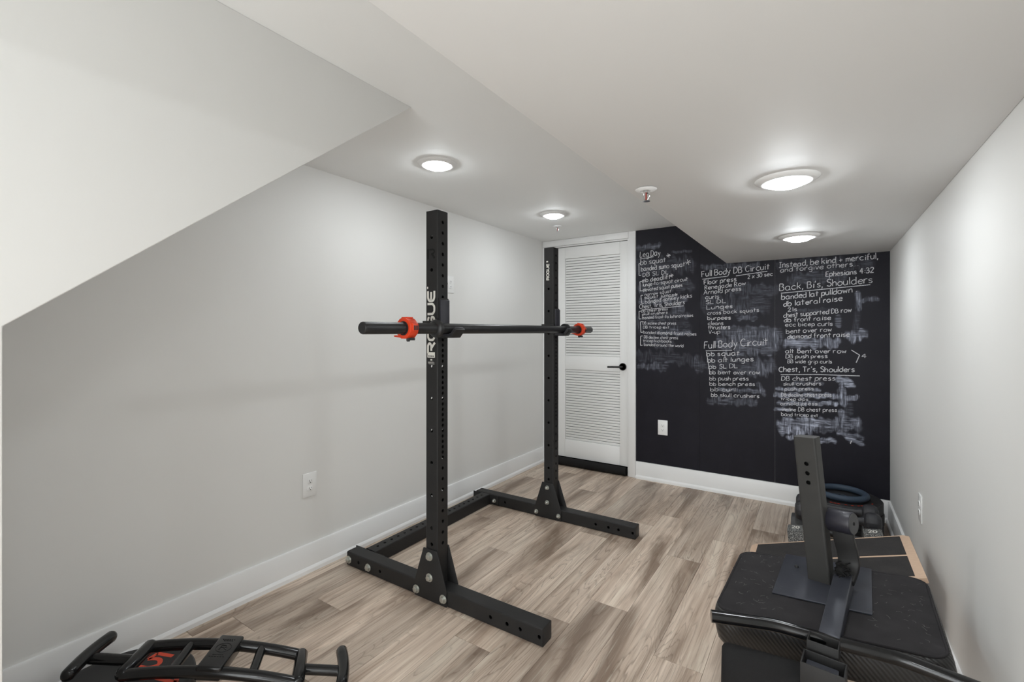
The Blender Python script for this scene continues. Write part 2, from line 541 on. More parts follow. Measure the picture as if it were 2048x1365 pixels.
# slats: overlapping tilted boards with a dark slot between neighbours
pitch = .0251
smb = MB().box(-(lx1 - lx0) / 2 + .001, (lx1 - lx0) / 2 - .001, -.004, .004, -.0104, .0104)
proto = None
for a, b in ((V0, V1), (U0, U1)):
    n = int(round((b - a) / pitch)); p = (b - a) / n
    for i in range(n):
        if proto is None:
            proto = smb.build('slat', M_door, dr, bevel=.0015); q = proto
        else: q = link('slat', proto.data, dr)
        q.location = ((lx0 + lx1) / 2 - ox, .013, a + p * (i + .5)); q.rotation_euler = (radians(13), 0, 0)
hd = MB().lathe([(0, -.012), (.030, -.012), (.033, -.009), (.033, 0)], 28, TR(-1.461 - ox, 0, .962) @ RX(-pi / 2)).build('handle', M_blackmetal, dr)

MB().tube(fillet([(-1.461 - ox, -.005, .962), (-1.461 - ox, -.052, .962), (-1.585 - ox, -.052, .958)], .02), .0085, 12).build('lever', M_blackmetal, hd, ang=60)
MB().lathe([(0, 0), (.026, 0), (.030, -.004)], 24, TR(-1.461 - ox, -.012, .962) @ RX(-pi / 2)).build('rose', M_blackmetal, hd)

# foam draught stopper under the door
ds = MB().tube([(-2.19, 0, 0), (-2.15, 0, 0), (-1.5, 0, 0), (-1.425, 0, 0)], [.034, .037, .037, .035], 20)
ds = ds.build('draft_stopper', M_foam, loc=(0, YE - .012, .039), ang=60)
tag(ds, 'black foam draught stopper roll along the bottom of the white door', 'draft stopper')

# recessed LED lights (four in view, two unseen ones added behind for brightness)
def downlight(x, y, z, label):
    e = empty('recessed_light', (x, y, z))
    tag(e, label, 'ceiling light', 'round recessed LED lights in the ceiling')
    MB().lathe([(.066, -.011), (.072, -.014), (.082, -.013), (.096, -.006), (.101, -.001), (.101, 0), (.066, 0)], 48, closed=True).build('trim_ring', M_trim, e, ang=60)
    MB().lathe([(0, -.032), (.02, -.0312), (.038, -.028), (.053, -.0225), (.063, -.0155), (.067, -.0105), (.067, -.001), (0, -.001)], 40).build('lens', M_lens, e, ang=80)
    return e
downlight(-1.672, 1.812, HC, 'round white recessed light in the high ceiling above the near rack upright')
downlight(-1.668, 3.080, HC, 'round white recessed light in the high ceiling near the louvered door')
downlight(-.098, 1.900, HS, 'larger looking round light in the low soffit, nearer the viewer')
downlight(-.098, 3.072, HS, 'round light in the low soffit close to the blackboard wall')
downlight(-.098, .02, HS, 'added unseen round light in the low soffit above and behind the viewpoint')
downlight(-.098, -1.15, HS, 'added unseen round light in the low soffit far behind the viewpoint')

# sprinkler heads
def sprinkler(x, y, z, label, s=1.0):
    e = empty('sprinkler_head', (x, y, z)); e.scale = (s, s, s)
    tag(e, label, 'sprinkler', 'pendent sprinkler heads in the ceiling')
    MB().lathe([(.0, -.001), (.036, -.001), (.040, -.003), (.036, -.006), (.022, -.010), (.016, -.005), (0, -.005)], 32).build('escutcheon', M_trim, e)
    fr = MB().lathe([(0, -.004), (.011, -.004), (.011, -.016), (.007, -.018), (0, -.018)], 16)
    for sg in (-1, 1):
        fr.tube(fillet([(sg * .009, 0, -.014), (sg * .013, 0, -.028), (sg * .003, 0, -.046)], .008), .0024, 8)
    fr.build('frame', M_chrome, e)
    MB().tube([(0, 0, -.018), (0, 0, -.044)], .0028, 10).build('glass_bulb', M_redglass, e)
    MB().lathe([(0, -.046), (.014, -.046), (.0145, -.048), (0, -.049)], 20).build('deflector', M_chrome, e)
sprinkler(-1.820, 3.43, HC, 'small white sprinkler head in the high ceiling near the door')
sprinkler(-.545, 1.735, HS, 'sprinkler head with a red bulb at the soffit edge')

# outlets: local x across, local z up, facing local -y
def outlet(label, M, gangs=1):
    e = empty('wall_outlet'); e.matrix_world = M
    tag(e, label, 'outlet')
    w = .081 + (.046 * (gangs - 1)); h = .126
    MB().box(-w / 2, w / 2, -.0055, 0, -h / 2, h / 2).build('cover_plate', M_plasticw, e, bevel=.003)
    xs = [0] if gangs == 1 else [-.023, .023]
    for g, x in enumerate(xs):
        if gangs == 2 and g == 0:
            MB().box(x - .006, x + .006, -.016, -.004, -.004, .009).build('switch_toggle', M_slot, e, bevel=.002)
            continue
        for sz in (-1, 1):
            zc = sz * .0195
            r = MB().prism([(x + .0165 * cos(t) , zc + max(-.0125, min(.0125, .0165 * sin(t)))) for t in [2 * pi * k / 24 for k in range(24)]], -.0085, -.004, axis='y').build('receptacle', M_plasticw, e, bevel=.0008)
            mb = MB().box(x - .0075, x - .0055, -.0089, -.0070, zc - .001, zc + .007).box(x + .0055, x + .0075, -.0089, -.0070, zc, zc + .0065)
            mb.lathe([(0, 0), (.0027, 0), (.0027, .0019), (0, .0019)], 10, TR(x, -.0070, zc - .0065) @ RX(pi / 2)).build('slots', M_slot, r)
        MB().lathe([(0, .0015), (.003, .001), (.0033, 0)], 12, TR(x, -.0055, 0) @ RX(pi / 2)).build('screw', M_plasticw, e)
outlet('white duplex outlet low on the left wall in front of the rack', TR(XL, 1.468, .459) @ RZ(pi / 2))
outlet('white double-gang outlet high on the left wall behind the near upright', TR(XL, 2.573, 1.622) @ RZ(pi / 2), 2)
outlet('white duplex outlet low on the blackboard wall', TR(-1.106, YE - .006, .464))
outlet('white outlet on the right wall near the dumbbells', TR(XR, 2.845, .455) @ RZ(-pi / 2))

# ------------------------------------------------------------------ blackboard wall
CHALK=[
 ('Leg Day', -1.302, 1.92, -1.13, 1.923, 0.048),
 ('bb squat', -1.298, 1.853, -1.082, 1.864, 0.043),
 ('banded sumo squat', -1.291, 1.799, -0.928, 1.814, 0.038),
 ('DB SL DL', -1.277, 1.749, -1.059, 1.76, 0.034),
 ('mb deadlift', -1.281, 1.699, -1.043, 1.719, 0.037),
 ('lunge-to-squat circuit', -1.277, 1.664, -0.905, 1.693, 0.032),
 ('elevated squat pulses', -1.277, 1.621, -0.947, 1.647, 0.031),
 ('narrow squat', -1.26, 1.581, -1.039, 1.604, 0.027),
 ('squat jumps', -1.264, 1.557, -1.016, 1.57, 0.028),
 ('banded donkey kicks', -1.256, 1.515, -0.872, 1.555, 0.033),
 ('Chest, Tris, Shoulders', -1.306, 1.473, -0.928, 1.502, 0.035),
 ('DB chest press', -1.289, 1.44, -1.067, 1.456, 0.023),
 ('skull crushers', -1.285, 1.415, -1.067, 1.427, 0.023),
 ('banded front-to lateral raises', -1.281, 1.382, -0.864, 1.397, 0.026),
 ('DB incline chest press', -1.277, 1.336, -0.998, 1.334, 0.025),
 ('DB tricep ext', -1.274, 1.303, -1.053, 1.301, 0.024),
 ('banded diamond front raises', -1.273, 1.258, -0.838, 1.244, 0.027),
 ('DB decline chest press', -1.266, 1.217, -0.983, 1.212, 0.025),
 ('tricep kickbacks', -1.273, 1.187, -1.035, 1.183, 0.023),
 ('banded around the world', -1.266, 1.154, -0.939, 1.145, 0.024),
 ('Full Body DB Circuit', -0.795, 1.717, -0.317, 1.743, 0.047),
 ('2 x 30 sec', -0.462, 1.68, -0.295, 1.696, 0.03),
 ('Floor press', -0.777, 1.653, -0.544, 1.669, 0.036),
 ('Renegade Row', -0.773, 1.613, -0.479, 1.633, 0.032),
 ('Arnold press', -0.78, 1.574, -0.51, 1.593, 0.034),
 ('curls', -0.769, 1.537, -0.667, 1.537, 0.031),
 ('SL DL', -0.765, 1.498, -0.617, 1.503, 0.029),
 ('Lunges', -0.758, 1.453, -0.572, 1.461, 0.031),
 ('cross back squats', -0.752, 1.409, -0.386, 1.428, 0.029),
 ('burpees', -0.751, 1.369, -0.584, 1.372, 0.029),
 ('cleans', -0.749, 1.329, -0.635, 1.329, 0.028),
 ('thrusters', -0.747, 1.293, -0.588, 1.297, 0.032),
 ('V-up', -0.743, 1.258, -0.66, 1.262, 0.028),
 ('Full Body Circuit', -0.777, 1.138, -0.327, 1.175, 0.054),
 ('Instead, be kind + merciful,', -0.254, 1.749, 0.325, 1.767, 0.04),
 ('and forgive others...', -0.246, 1.715, 0.219, 1.727, 0.035),
 ('Ephesians 4:32', 0.035, 1.665, 0.304, 1.676, 0.036),
 ("Back, Bi's, Shoulders", -0.25, 1.579, 0.296, 1.608, 0.048),
 ('banded lat pulldown .', -0.238, 1.511, 0.211, 1.548, 0.039),
 ('db lateral raise', -0.225, 1.46, 0.131, 1.491, 0.039),
 ('21s', -0.197, 1.421, -0.142, 1.427, 0.028),
 ('chest supported DB row', -0.225, 1.379, 0.182, 1.412, 0.033),
 ('db front raise', -0.221, 1.345, 0.064, 1.36, 0.031),
 ('ecc bicep curls', -0.213, 1.313, 0.072, 1.317, 0.029),
 ('bent over row', -0.207, 1.261, 0.069, 1.277, 0.032),
 ('diamond front raise', -0.2, 1.222, 0.17, 1.242, 0.032),
 ('bb squat', -0.758, 1.077, -0.52, 1.091, 0.036),
 ('bb alt lunges', -0.751, 1.027, -0.424, 1.049, 0.036),
 ('bb SL DL', -0.743, 0.978, -0.534, 0.992, 0.033),
 ('bb bent over row', -0.738, 0.934, -0.382, 0.952, 0.031),
 ('bb push press', -0.736, 0.885, -0.457, 0.901, 0.031),
 ('bb bench press', -0.735, 0.843, -0.414, 0.862, 0.028),
 ('bb curl', -0.73, 0.799, -0.551, 0.809, 0.03),
 ('bb skull crushers', -0.725, 0.755, -0.384, 0.772, 0.03),
 ('alt bent over row', -0.213, 1.116, 0.151, 1.126, 0.03),
 ('DB push press', -0.21, 1.078, 0.044, 1.089, 0.028),
 ('BB wide grip curls', -0.199, 1.043, 0.069, 1.051, 0.026),
 ('4', 0.238, 1.094, 0.264, 1.095, 0.029),
 ("Chest, Tr's, Shoulders", -0.254, 0.977, 0.197, 0.997, 0.037),
 ('DB chest press', -0.238, 0.911, 0.087, 0.932, 0.033),
 ('skull crushers', -0.225, 0.877, 0.006, 0.893, 0.026),
 ('push press', -0.217, 0.84, -0.037, 0.854, 0.024),
 ('DB decline chest press', -0.238, 0.793, 0.067, 0.816, 0.027),
 ('tricep dips', -0.241, 0.766, -0.073, 0.777, 0.021),
 ('arnold press', -0.244, 0.729, -0.017, 0.747, 0.026),
 ('incline DB chest press', -0.235, 0.686, 0.098, 0.712, 0.027),
 ('band tricep ext', -0.238, 0.65, -0.011, 0.664, 0.026),
]
STROKES=[
 [(-1.076, 1.916), (-1.042, 1.913)],
 [(-1.064, 1.931), (-1.054, 1.897)],
 [(-1.072, 1.903), (-1.046, 1.925)],
 [(-0.924, 1.847), (-0.879, 1.843)],
 [(-0.908, 1.868), (-0.895, 1.822)],
 [(-0.918, 1.83), (-0.885, 1.86)],
 [(-1.049, 1.746), (-1.018, 1.744)],
 [(-1.038, 1.76), (-1.029, 1.729)],
 [(-1.045, 1.734), (-1.022, 1.755)],
 [(-1.013, 1.583), (-0.985, 1.582)],
 [(-1.003, 1.596), (-0.995, 1.568)],
 [(-1.009, 1.573), (-0.988, 1.592)],
 [(-1.302, 1.906), (-1.182, 1.915)],
 [(-1.285, 1.463), (-0.935, 1.488)],
 [(-1.292, 1.868), (-1.31, 1.867), (-1.31, 1.763), (-1.292, 1.764)],
 [(-1.284, 1.71), (-1.302, 1.709), (-1.3, 1.628), (-1.281, 1.629)],
 [(-1.275, 1.59), (-1.294, 1.589), (-1.285, 1.518), (-1.267, 1.52)],
 [(-1.292, 1.453), (-1.31, 1.451), (-1.309, 1.384), (-1.29, 1.386)],
 [(-1.279, 1.362), (-1.298, 1.36), (-1.294, 1.268), (-1.275, 1.271)],
 [(-1.278, 1.238), (-1.296, 1.236), (-1.298, 1.155), (-1.279, 1.158)],
 [(-0.791, 1.698), (-0.61, 1.71)],
 [(-0.544, 1.709), (-0.33, 1.73)],
 [(-0.241, 1.56), (0.285, 1.594)],
 [(-0.765, 1.12), (-0.572, 1.13)],
 [(-0.76, 1.113), (-0.732, 0.93)],
 [(0.181, 1.148), (0.227, 1.114), (0.208, 1.061)],
 [(-0.242, 0.955), (-0.017, 0.968), (0.228, 0.971)],
 [(0.182, 0.521), (0.176, 0.499)],
]
SMUDGE=[
 (-0.191, 1.191, 0.086, 1.198, 0.039, 0.5),
 (0.181, 1.24, 0.235, 1.254, 0.04, 0.45),
 (0.219, 1.462, 0.202, 1.233, 0.02, 0.12),
 (0.216, 1.542, 0.224, 1.435, 0.017, 0.4),
 (0.235, 1.488, 0.319, 1.498, 0.017, 0.35),
 (0.106, 1.376, 0.106, 1.322, 0.02, 0.3),
 (-0.167, 1.424, 0.069, 1.432, 0.014, 0.15),
 (-0.228, 1.773, 0.262, 1.734, 0.051, 0.1),
 (-0.167, 1.66, 0.126, 1.669, 0.043, 0.16),
 (-0.628, 1.281, -0.305, 1.281, 0.038, 0.22),
 (-0.628, 1.181, -0.292, 1.23, 0.069, 0.3),
 (-0.736, 1.493, -0.389, 1.481, 0.086, 0.12),
 (-0.788, 1.794, -0.396, 1.779, 0.022, 0.22),
 (-0.523, 1.607, -0.292, 1.581, 0.045, 0.14),
 (-0.523, 1.38, -0.409, 1.378, 0.019, 0.25),
 (-0.544, 1.426, -0.523, 1.471, 0.023, 0.12),
 (-0.503, 1.244, -0.285, 1.216, 0.06, 0.32),
 (-0.51, 1.138, -0.298, 1.15, 0.053, 0.3),
 (-0.382, 1.008, -0.33, 1.01, 0.067, 0.22),
 (-0.503, 0.972, -0.369, 0.978, 0.045, 0.2),
 (-0.729, 0.72, -0.422, 0.737, 0.032, 0.2),
 (-0.664, 0.814, -0.356, 0.824, 0.017, 0.32),
 (-0.389, 0.874, -0.356, 0.802, 0.019, 0.2),
 (-0.7, 1.025, -0.503, 1.04, 0.07, 0.1),
 (-0.84, 1.02, -0.803, 0.99, 0.048, 0.15),
 (0.109, 0.946, 0.175, 0.923, 0.022, 0.5),
 (0.126, 0.906, 0.192, 0.9, 0.015, 0.45),
 (0.126, 0.865, 0.137, 0.771, 0.027, 0.42),
 (0.126, 0.817, 0.208, 0.817, 0.019, 0.5),
 (0.159, 0.8, 0.17, 0.719, 0.027, 0.12),
 (-0.266, 0.847, -0.005, 0.859, 0.014, 0.42),
 (-0.273, 0.802, 0.109, 0.823, 0.019, 0.5),
 (-0.254, 0.741, 0.092, 0.77, 0.016, 0.5),
 (-0.276, 0.697, -0.179, 0.7, 0.013, 0.5),
 (-0.167, 0.896, 0.012, 0.909, 0.013, 0.28),
 (-0.228, 0.595, -0.046, 0.621, 0.044, 0.55),
 (-0.076, 0.611, 0.202, 0.642, 0.039, 0.4),
 (-0.228, 0.544, -0.076, 0.555, 0.033, 0.55),
 (-0.046, 0.572, 0.159, 0.603, 0.028, 0.3),
 (-0.191, 0.498, 0.081, 0.505, 0.019, 0.55),
 (0.126, 0.715, 0.137, 0.634, 0.023, 0.42),
 (0.142, 0.676, 0.208, 0.656, 0.014, 0.3),
 (0.114, 0.564, 0.235, 0.545, 0.019, 0.4),
 (0.159, 0.535, 0.24, 0.502, 0.015, 0.42),
 (0.159, 0.637, 0.213, 0.616, 0.034, 0.25),
 (-1.315, 2.0, -1.142, 2.007, 0.025, 0.25),
 (-1.024, 1.939, -0.879, 1.933, 0.011, 0.22),
 (-1.306, 1.833, -0.909, 1.826, 0.074, 0.12),
 (-1.281, 1.65, -0.894, 1.653, 0.05, 0.14),
 (-1.281, 1.534, -0.939, 1.538, 0.037, 0.22),
 (-1.0, 1.461, -0.962, 1.46, 0.04, 0.25),
 (-1.142, 1.263, -0.894, 1.263, 0.025, 0.3),
 (-1.039, 1.295, -0.985, 1.287, 0.012, 0.3),
 (-1.223, 1.393, -0.909, 1.412, 0.032, 0.14),
 (-1.289, 1.353, -0.939, 1.318, 0.074, 0.08),
 (-1.24, 1.213, -1.047, 1.151, 0.049, 0.12),
 (-1.306, 0.973, -1.207, 0.977, 0.025, 0.2),
 (-1.174, 0.978, -1.094, 0.981, 0.041, 0.2),
 (-1.306, 1.064, -0.835, 1.039, 0.05, 0.08),
]

BY = YE - .006
cb = empty('chalkboard', (0, BY, .147))
tag(cb, 'black chalkboard wall covered with handwritten workout lists in white chalk', 'chalkboard')
def smudge_field(X, Z):
    S = np.zeros_like(X)
    rs = np.random.RandomState(3)
    for x0, z0, x1, z1, hw, it in SMUDGE:
        dx, dz = x1 - x0, z1 - z0
        L2 = dx * dx + dz * dz + 1e-9
        wob = .25 * hw * np.sin(X * 61 + rs.rand() * 6) + .2 * hw * np.sin(X * 137 + Z * 40 + rs.rand() * 6)
        t = np.clip(((X - x0) * dx + (Z - z0) * dz) / L2, 0, 1)
        d = np.sqrt((X - x0 - t * dx) ** 2 + (Z + wob - z0 - t * dz) ** 2) / hw
        q = np.clip((1.12 - d) / .5, 0, 1); q = q * q * (3 - 2 * q)
        it = min(1, it * (1.25 if it > .38 else .85))
        S = np.maximum(S, q * it) + .25 * np.minimum(S, q * it)
    return np.clip(S, 0, 1)
def board_panel(x0, x1):
    st = .0065
    xs = np.linspace(x0 + .0006, x1 - .0006, int((x1 - x0) / st) + 2)
    if x0 < XS < x1:
        xs = np.sort(np.append(xs, XS))
    zt_l = HC - .001; zs = np.linspace(.148, zt_l, int((zt_l - .148) / st) + 2)
    k = int(np.argmin(np.abs(zs - (HS - .001)))); zs[k] = HS - .001
    X, Z = np.meshgrid(xs, zs)
    nx, nz = len(xs), len(zs)
    V = np.stack([X, np.zeros_like(X), Z - .147], -1).reshape(-1, 3)
    F = []
    for j in range(nz - 1):
        for i in range(nx - 1):
            if (xs[i] + xs[i + 1]) / 2 > XS and zs[j] >= HS - .002: continue
            a = j * nx + i
            F.append((a, a + 1, a + nx + 1, a + nx))
    S = smudge_field(X, Z).reshape(-1)
    n0 = len(V)
    back = []
    segs = [(x0, min(x1, XS), HC - .001), (max(x0, XS), x1, HS - .001)]
    VV = V.tolist()
    for a, b, h in segs:
        if b - a < .005: continue
        t = MB().box(a + .0006, b - .0006, .0002, .006, .001, h - .147)
        F += [tuple(i + len(VV) for i in f) for f in t.f]; VV += t.v
    me = bpy.data.meshes.new('panel'); me.from_pydata(VV, [], F)
    at = me.attributes.new('smudge', 'FLOAT', 'POINT')
    vals = np.zeros(len(VV), dtype=np.float32); vals[:n0] = S
    at.data.foreach_set('value', vals)
    me.materials.append(M_board)
    return link('panel', me, cb)
for a, b in ((-1.3365, -.811), (-.811, -.280), (-.280, XR - .001)): board_panel(a, b)

GL = {
'a': '5,5 3,6 1,5 0,3 1,.6 3,0 5,2|5,6 5,1.2 5.8,0', 'b': '0,10 0,0|0,4 2,6 4,5.5 5,3 4,.6 2,0 0,1.5', 'c': '5,5 3,6 1,5 0,3 1,.8 3,0 5,.8',
'd': '5,5 3,6 1,5 0,3 1,.6 3,0 5,2|5,10 5,0', 'e': '0,3 4.6,3.5 4.4,5.2 3,6 1,5 0,3 1,.8 3,0 5,1', 'f': '4,9.5 2.6,10 1.6,8.5 1.6,0|0,5.6 3.6,5.8',
'g': '5,5 3,6 1,5 0,3 1,.8 3,.3 5,2|5,6 5,-2 3.5,-4 1,-3.2', 'h': '0,10 0,0|0,3.5 2,6 4,5.4 4.4,3 4.4,0', 'i': '1,6 1,0|1,8 1.2,8.7',
'j': '2,6 2,-2.5 1,-4 -.6,-3.4|2,8 2.2,8.7', 'k': '0,10 0,0|4,6 0,2.6|1.4,3.6 4.4,0', 'l': '.6,10 .6,0', 'm': '0,6 0,0|0,4 1.6,6 2.8,5 3,0|3,4 4.6,6 5.8,5 6,0',
'n': '0,6 0,0|0,3.6 2,6 4,5.2 4.4,0', 'o': '2.6,6 .8,5 0,3 .8,.8 2.6,0 4.4,.8 5.2,3 4.4,5 2.6,6', 'p': '0,6 0,-4|0,4 2,6 4,5.4 4.8,3 4,.7 2,0 0,1.6',
'q': '5,5 3,6 1,5 0,3 1,.6 3,0 5,2|5,6 5,-4 6,-3', 'r': '0,6 0,0|0,3.4 1.6,5.8 3.4,5.8', 's': '4,5.2 2.4,6 .6,5.2 .8,3.8 3.4,2.6 4,1.2 2.4,0 .2,.8',
't': '1.6,9 1.6,0|-.2,6 3.8,6.2', 'u': '0,6 0,2 1.2,.2 3,.4 4.4,2.4|4.4,6 4.4,0', 'v': '0,6 2.2,0|2.2,0 4.4,6', 'w': '0,6 1.4,0|1.4,0 3,4.6|3,4.6 4.6,0|4.6,0 6,6',
'x': '0,6 4.2,0|4.2,6 0,0', 'y': '0,6 2.2,1.4|4.6,6 2.4,-1 .6,-4', 'z': '0,6 4,6|4,6 0,0|0,0 4.2,0',
'A': '0,0 2.8,10|2.8,10 5.8,0|1,3.6 4.8,3.6', 'B': '0,10 0,0|0,10 3.6,9.6 4.4,7.6 3,5.6 0,5.2|0,5.2 4,5 5.2,2.8 4,.4 0,0', 'C': '6,8.6 4,10 1.4,8.6 0,5 1.4,1.2 4,0 6,1.4',
'D': '0,10 0,0|0,10 3.6,9 5.6,5 3.8,1 0,0', 'E': '0,10 0,0|0,10 4.6,10|0,5.2 3.8,5.2|0,0 4.8,0', 'F': '0,10 0,0|0,10 4.8,10|0,5.2 3.8,5.2', 'I': '2,10 2,0|0,10 4,10|0,0 4,0',
'L': '0,10 0,0|0,0 4.8,.2', 'R': '0,10 0,0|0,10 3.8,9.4 4.6,7.4 3.2,5.4 0,5|1.6,5 5.2,0', 'S': '5,8.8 3,10 .8,8.8 1,6.6 4,4.6 5,2.4 3,0 .2,1.2', 'T': '3,10 3,0|0,10 6,10', 'V': '0,10 2.8,0|2.8,0 5.6,10',
'0': '2.6,10 .6,8 0,5 .6,2 2.6,0 4.6,2 5.2,5 4.6,8 2.6,10', '1': '1.6,10 1.6,0', '2': '0,8 1.6,10 4,9.4 4.4,7 2,3 0,0|0,0 5,0', '3': '0,9 2.6,10 4.4,8 3,5.6 1.6,5.2|1.6,5.2 4,5 5,2.6 3,0 0,.8', '4': '3.6,0 3.6,10|3.6,10 0,3.6|0,3.6 5.2,3.6',
'5': '4.6,10 .8,10|.8,10 .4,5.8|.4,5.8 3,6.2 4.8,3.2 3,.2 0,.8', '7': '0,10 5,10|5,10 1.6,0',
'.': '.4,.6 .8,0', ',': '.9,1 .3,-2', "'": '.6,10 .4,7.6', ':': '.5,5 .7,4.4|.5,1.4 .7,.8', '+': '2.4,6.4 2.4,1|0,3.6 5,3.8', '-': '0,3.4 3,3.6'}
GW = {}
for ch, g in GL.items():
    GW[ch] = max(float(p.split(',')[0]) for st in g.split('|') for p in st.split())
def glyph_strokes(text, rnd, jit=.35, gap=1.7):
    out = []; words = [out]; x = 0
    for ch in text:
        if ch == ' ':
            x += 3.4; out = []; words.append(out); continue
        g = GL[ch]; dy = rnd.uniform(-jit, jit); sc = rnd.uniform(.93, 1.07); sh = rnd.uniform(-.04, .08)
        for st in g.split('|'):
            P = [tuple(float(q) for q in p.split(',')) for p in st.split()]
            P = [(x + px * sc + py * sh, py * sc + dy) for px, py in P]
            if len(P) > 2:
                P = [(p[0], p[1]) for p in smooth_path([(a, b, 0) for a, b in P], 4)]
            out.append(P)
        x += GW[ch] * sc + gap * rnd.uniform(.8, 1.2)
    return words, x - gap
rc = random.Random(11)
for text, x0, z0, x1, z1, h in CHALK:
    words, wid = glyph_strokes(text, rc)
    kx = (x1 - x0) / wid; kz = h / 10; sl = (z1 - z0) / (x1 - x0)
    w = .0034 if h < .028 else (.0041 if h < .036 else .0050)
    for S in words:
        mb = MB()
        for P in S:
            pts = [(x0 + a * kx, z0 + a * kx * sl + b * kz) for a, b in P]
            ribbon2(mb, pts, w * rc.uniform(.85, 1.15), lambda a, b: (a, -.0007, b - .147))
        mb.build('chalk_word', M_chalk, cb, smooth=False)
for pts in STROKES:
    mb = MB()
    for i in range(len(pts) - 1):
        ribbon2(mb, [pts[i], pts[i + 1]], .0052, lambda a, b: (a, -.0008, b - .147))
    mb.build('chalk_mark', M_chalk, cb, smooth=False)

# ------------------------------------------------------------------ squat rack
RKX, RKY, RKA = -1.536, 2.2355, radians(.5)
rk = empty('squat_rack', (RKX, RKY, 0), (0, 0, RKA))
tag(rk, 'black steel squat rack with two drilled uprights on long floor feet', 'squat rack')
TW = .075
UH = 1.848
zc = []
z = 1.795
while z > 1.23: zc.append(z); z -= .0508
z = 1.795 - .0508 * 11 - .0254
while z > .66: zc.append(z); z -= .0254
z = zc[-1] - .0508
while z > .26: zc.append(z); z -= .0508
zy = [1.567, 1.415, 1.262, 1.11, .958, .806, .654, .500, .345, .268]
UY = .5775
for sg, extra in ((-1, [1.722]), (1, [])):
    o = rect_tube(MB(), UH - .077, TW, TW, hx=[q - .077 for q in zc], hy=[q - .077 for q in zy + extra], caps=(True, True),
                  M=TR(0, sg * UY, .077)).build('upright', M_rack, rk, ang=50)
FX0, FX1 = -.62, .60
for sg in (-1, 1):
    hs = [-.526, -.359, .342, .428, .494, .585]
    rect_tube(MB(), FX1 - FX0, TW, TW, hy=[q - FX0 for q in hs], caps=(True, True), M=TR(FX0, sg * UY, TW / 2 + .001) @ RY(pi / 2)).build('foot', M_rack, rk, ang=50)
    MB().box(FX1 - .012, FX1 + .0015, sg * UY - .034, sg * UY + .034, .005, .073).build('end_cap', M_rubber, rk, bevel=.003)
# rear cross member with flanges
CX = -.527; CL = 2 * (UY - TW / 2) - .012
n = int(CL / .0508) - 1
rect_tube(MB(), CL, TW, TW, hy=[CL / 2 + (k - (n - 1) / 2) * .0508 for k in range(n)], caps=(False, False), M=TR(CX, -CL / 2, TW / 2 + .001) @ RX(-pi / 2)).build('cross_member', M_rack, rk, ang=50)
for sg in (-1, 1):
    MB().box(CX - .115, CX + .115, sg * (CL / 2 + .003) - .003, sg * (CL / 2 + .003) + .003, .004, .0735).build('flange', M_rack, rk, bevel=.002)
# gusset plates
gp = [(-.105, .0015), (.097, .0015), (.097, .074), (.038, .245), (-.048, .245), (-.105, .074)]
for sg in (-1, 1):
    for s2 in (-1, 1):
        yy = sg * UY + s2 * (TW / 2 + .0035)
        MB().prism(gp, yy - .003, yy + .003, axis='y').build('gusset_plate', M_rack, rk, bevel=.002)
# bolts
hexp = [(.0138 * cos(pi / 3 * k), .0138 * sin(pi / 3 * k)) for k in range(6)]
bolt_me = MB().prism(hexp, -.0135, -.003, axis='y').lathe([(.0145, 0), (.0145, .0012), (.0, .0012)], 20, TR(0, -.003, 0) @ RX(pi / 2)).build('bolt', M_zinc, rk, bevel=.0012)
wash_me = MB().lathe([(0, .003), (.0192, .003), (.0200, .0022), (.0200, 0), (0, 0)], 28, RX(pi / 2)).build('washer', M_zinc, bolt_me)
nut_me = MB().prism([(.0118 * cos(pi / 3 * k), .0118 * sin(pi / 3 * k)) for k in range(6)], -.0125, -.002, axis='y').lathe([(.0093, 0), (.008, .004), (.0062, .0055), (.0055, .009), (0, .009)], 18, TR(0, -.0125, 0) @ RX(pi / 2)).build('nut', M_zinc, rk, bevel=.001)
nwash = MB().lathe([(0, .002), (.0145, .002), (.0148, .0015), (.0148, 0), (0, 0)], 24, RX(pi / 2)).build('washer', M_zinc, nut_me)
first = {'bolt': bolt_me, 'nut': nut_me}; used = set()
def fast(kind, x, y, z, flip=False):
    p = first[kind]
    if kind in used: p = copy_tree(p, rk)
    used.add(kind)
    p.location = (x, y, z); p.rotation_euler = (0, R_.uniform(-1, 1), pi if flip else 0)
for sg in (-1, 1):
    out = sg * (UY + TW / 2); inn = sg * (UY - TW / 2)
    gt = .0065
    for x, z, plate in ((-.093, .033, 1), (.078, .036, 1), (-.008, .211, 1), (-.008, .111, 1), (-.605, .034, 0), (-.449, .034, 0)):
        o_ = out + sg * (gt if plate else 0); i_ = inn - sg * gt
        fast('bolt', x, o_, z, flip=(sg > 0))
        fast('nut', x, i_, z, flip=(sg < 0))

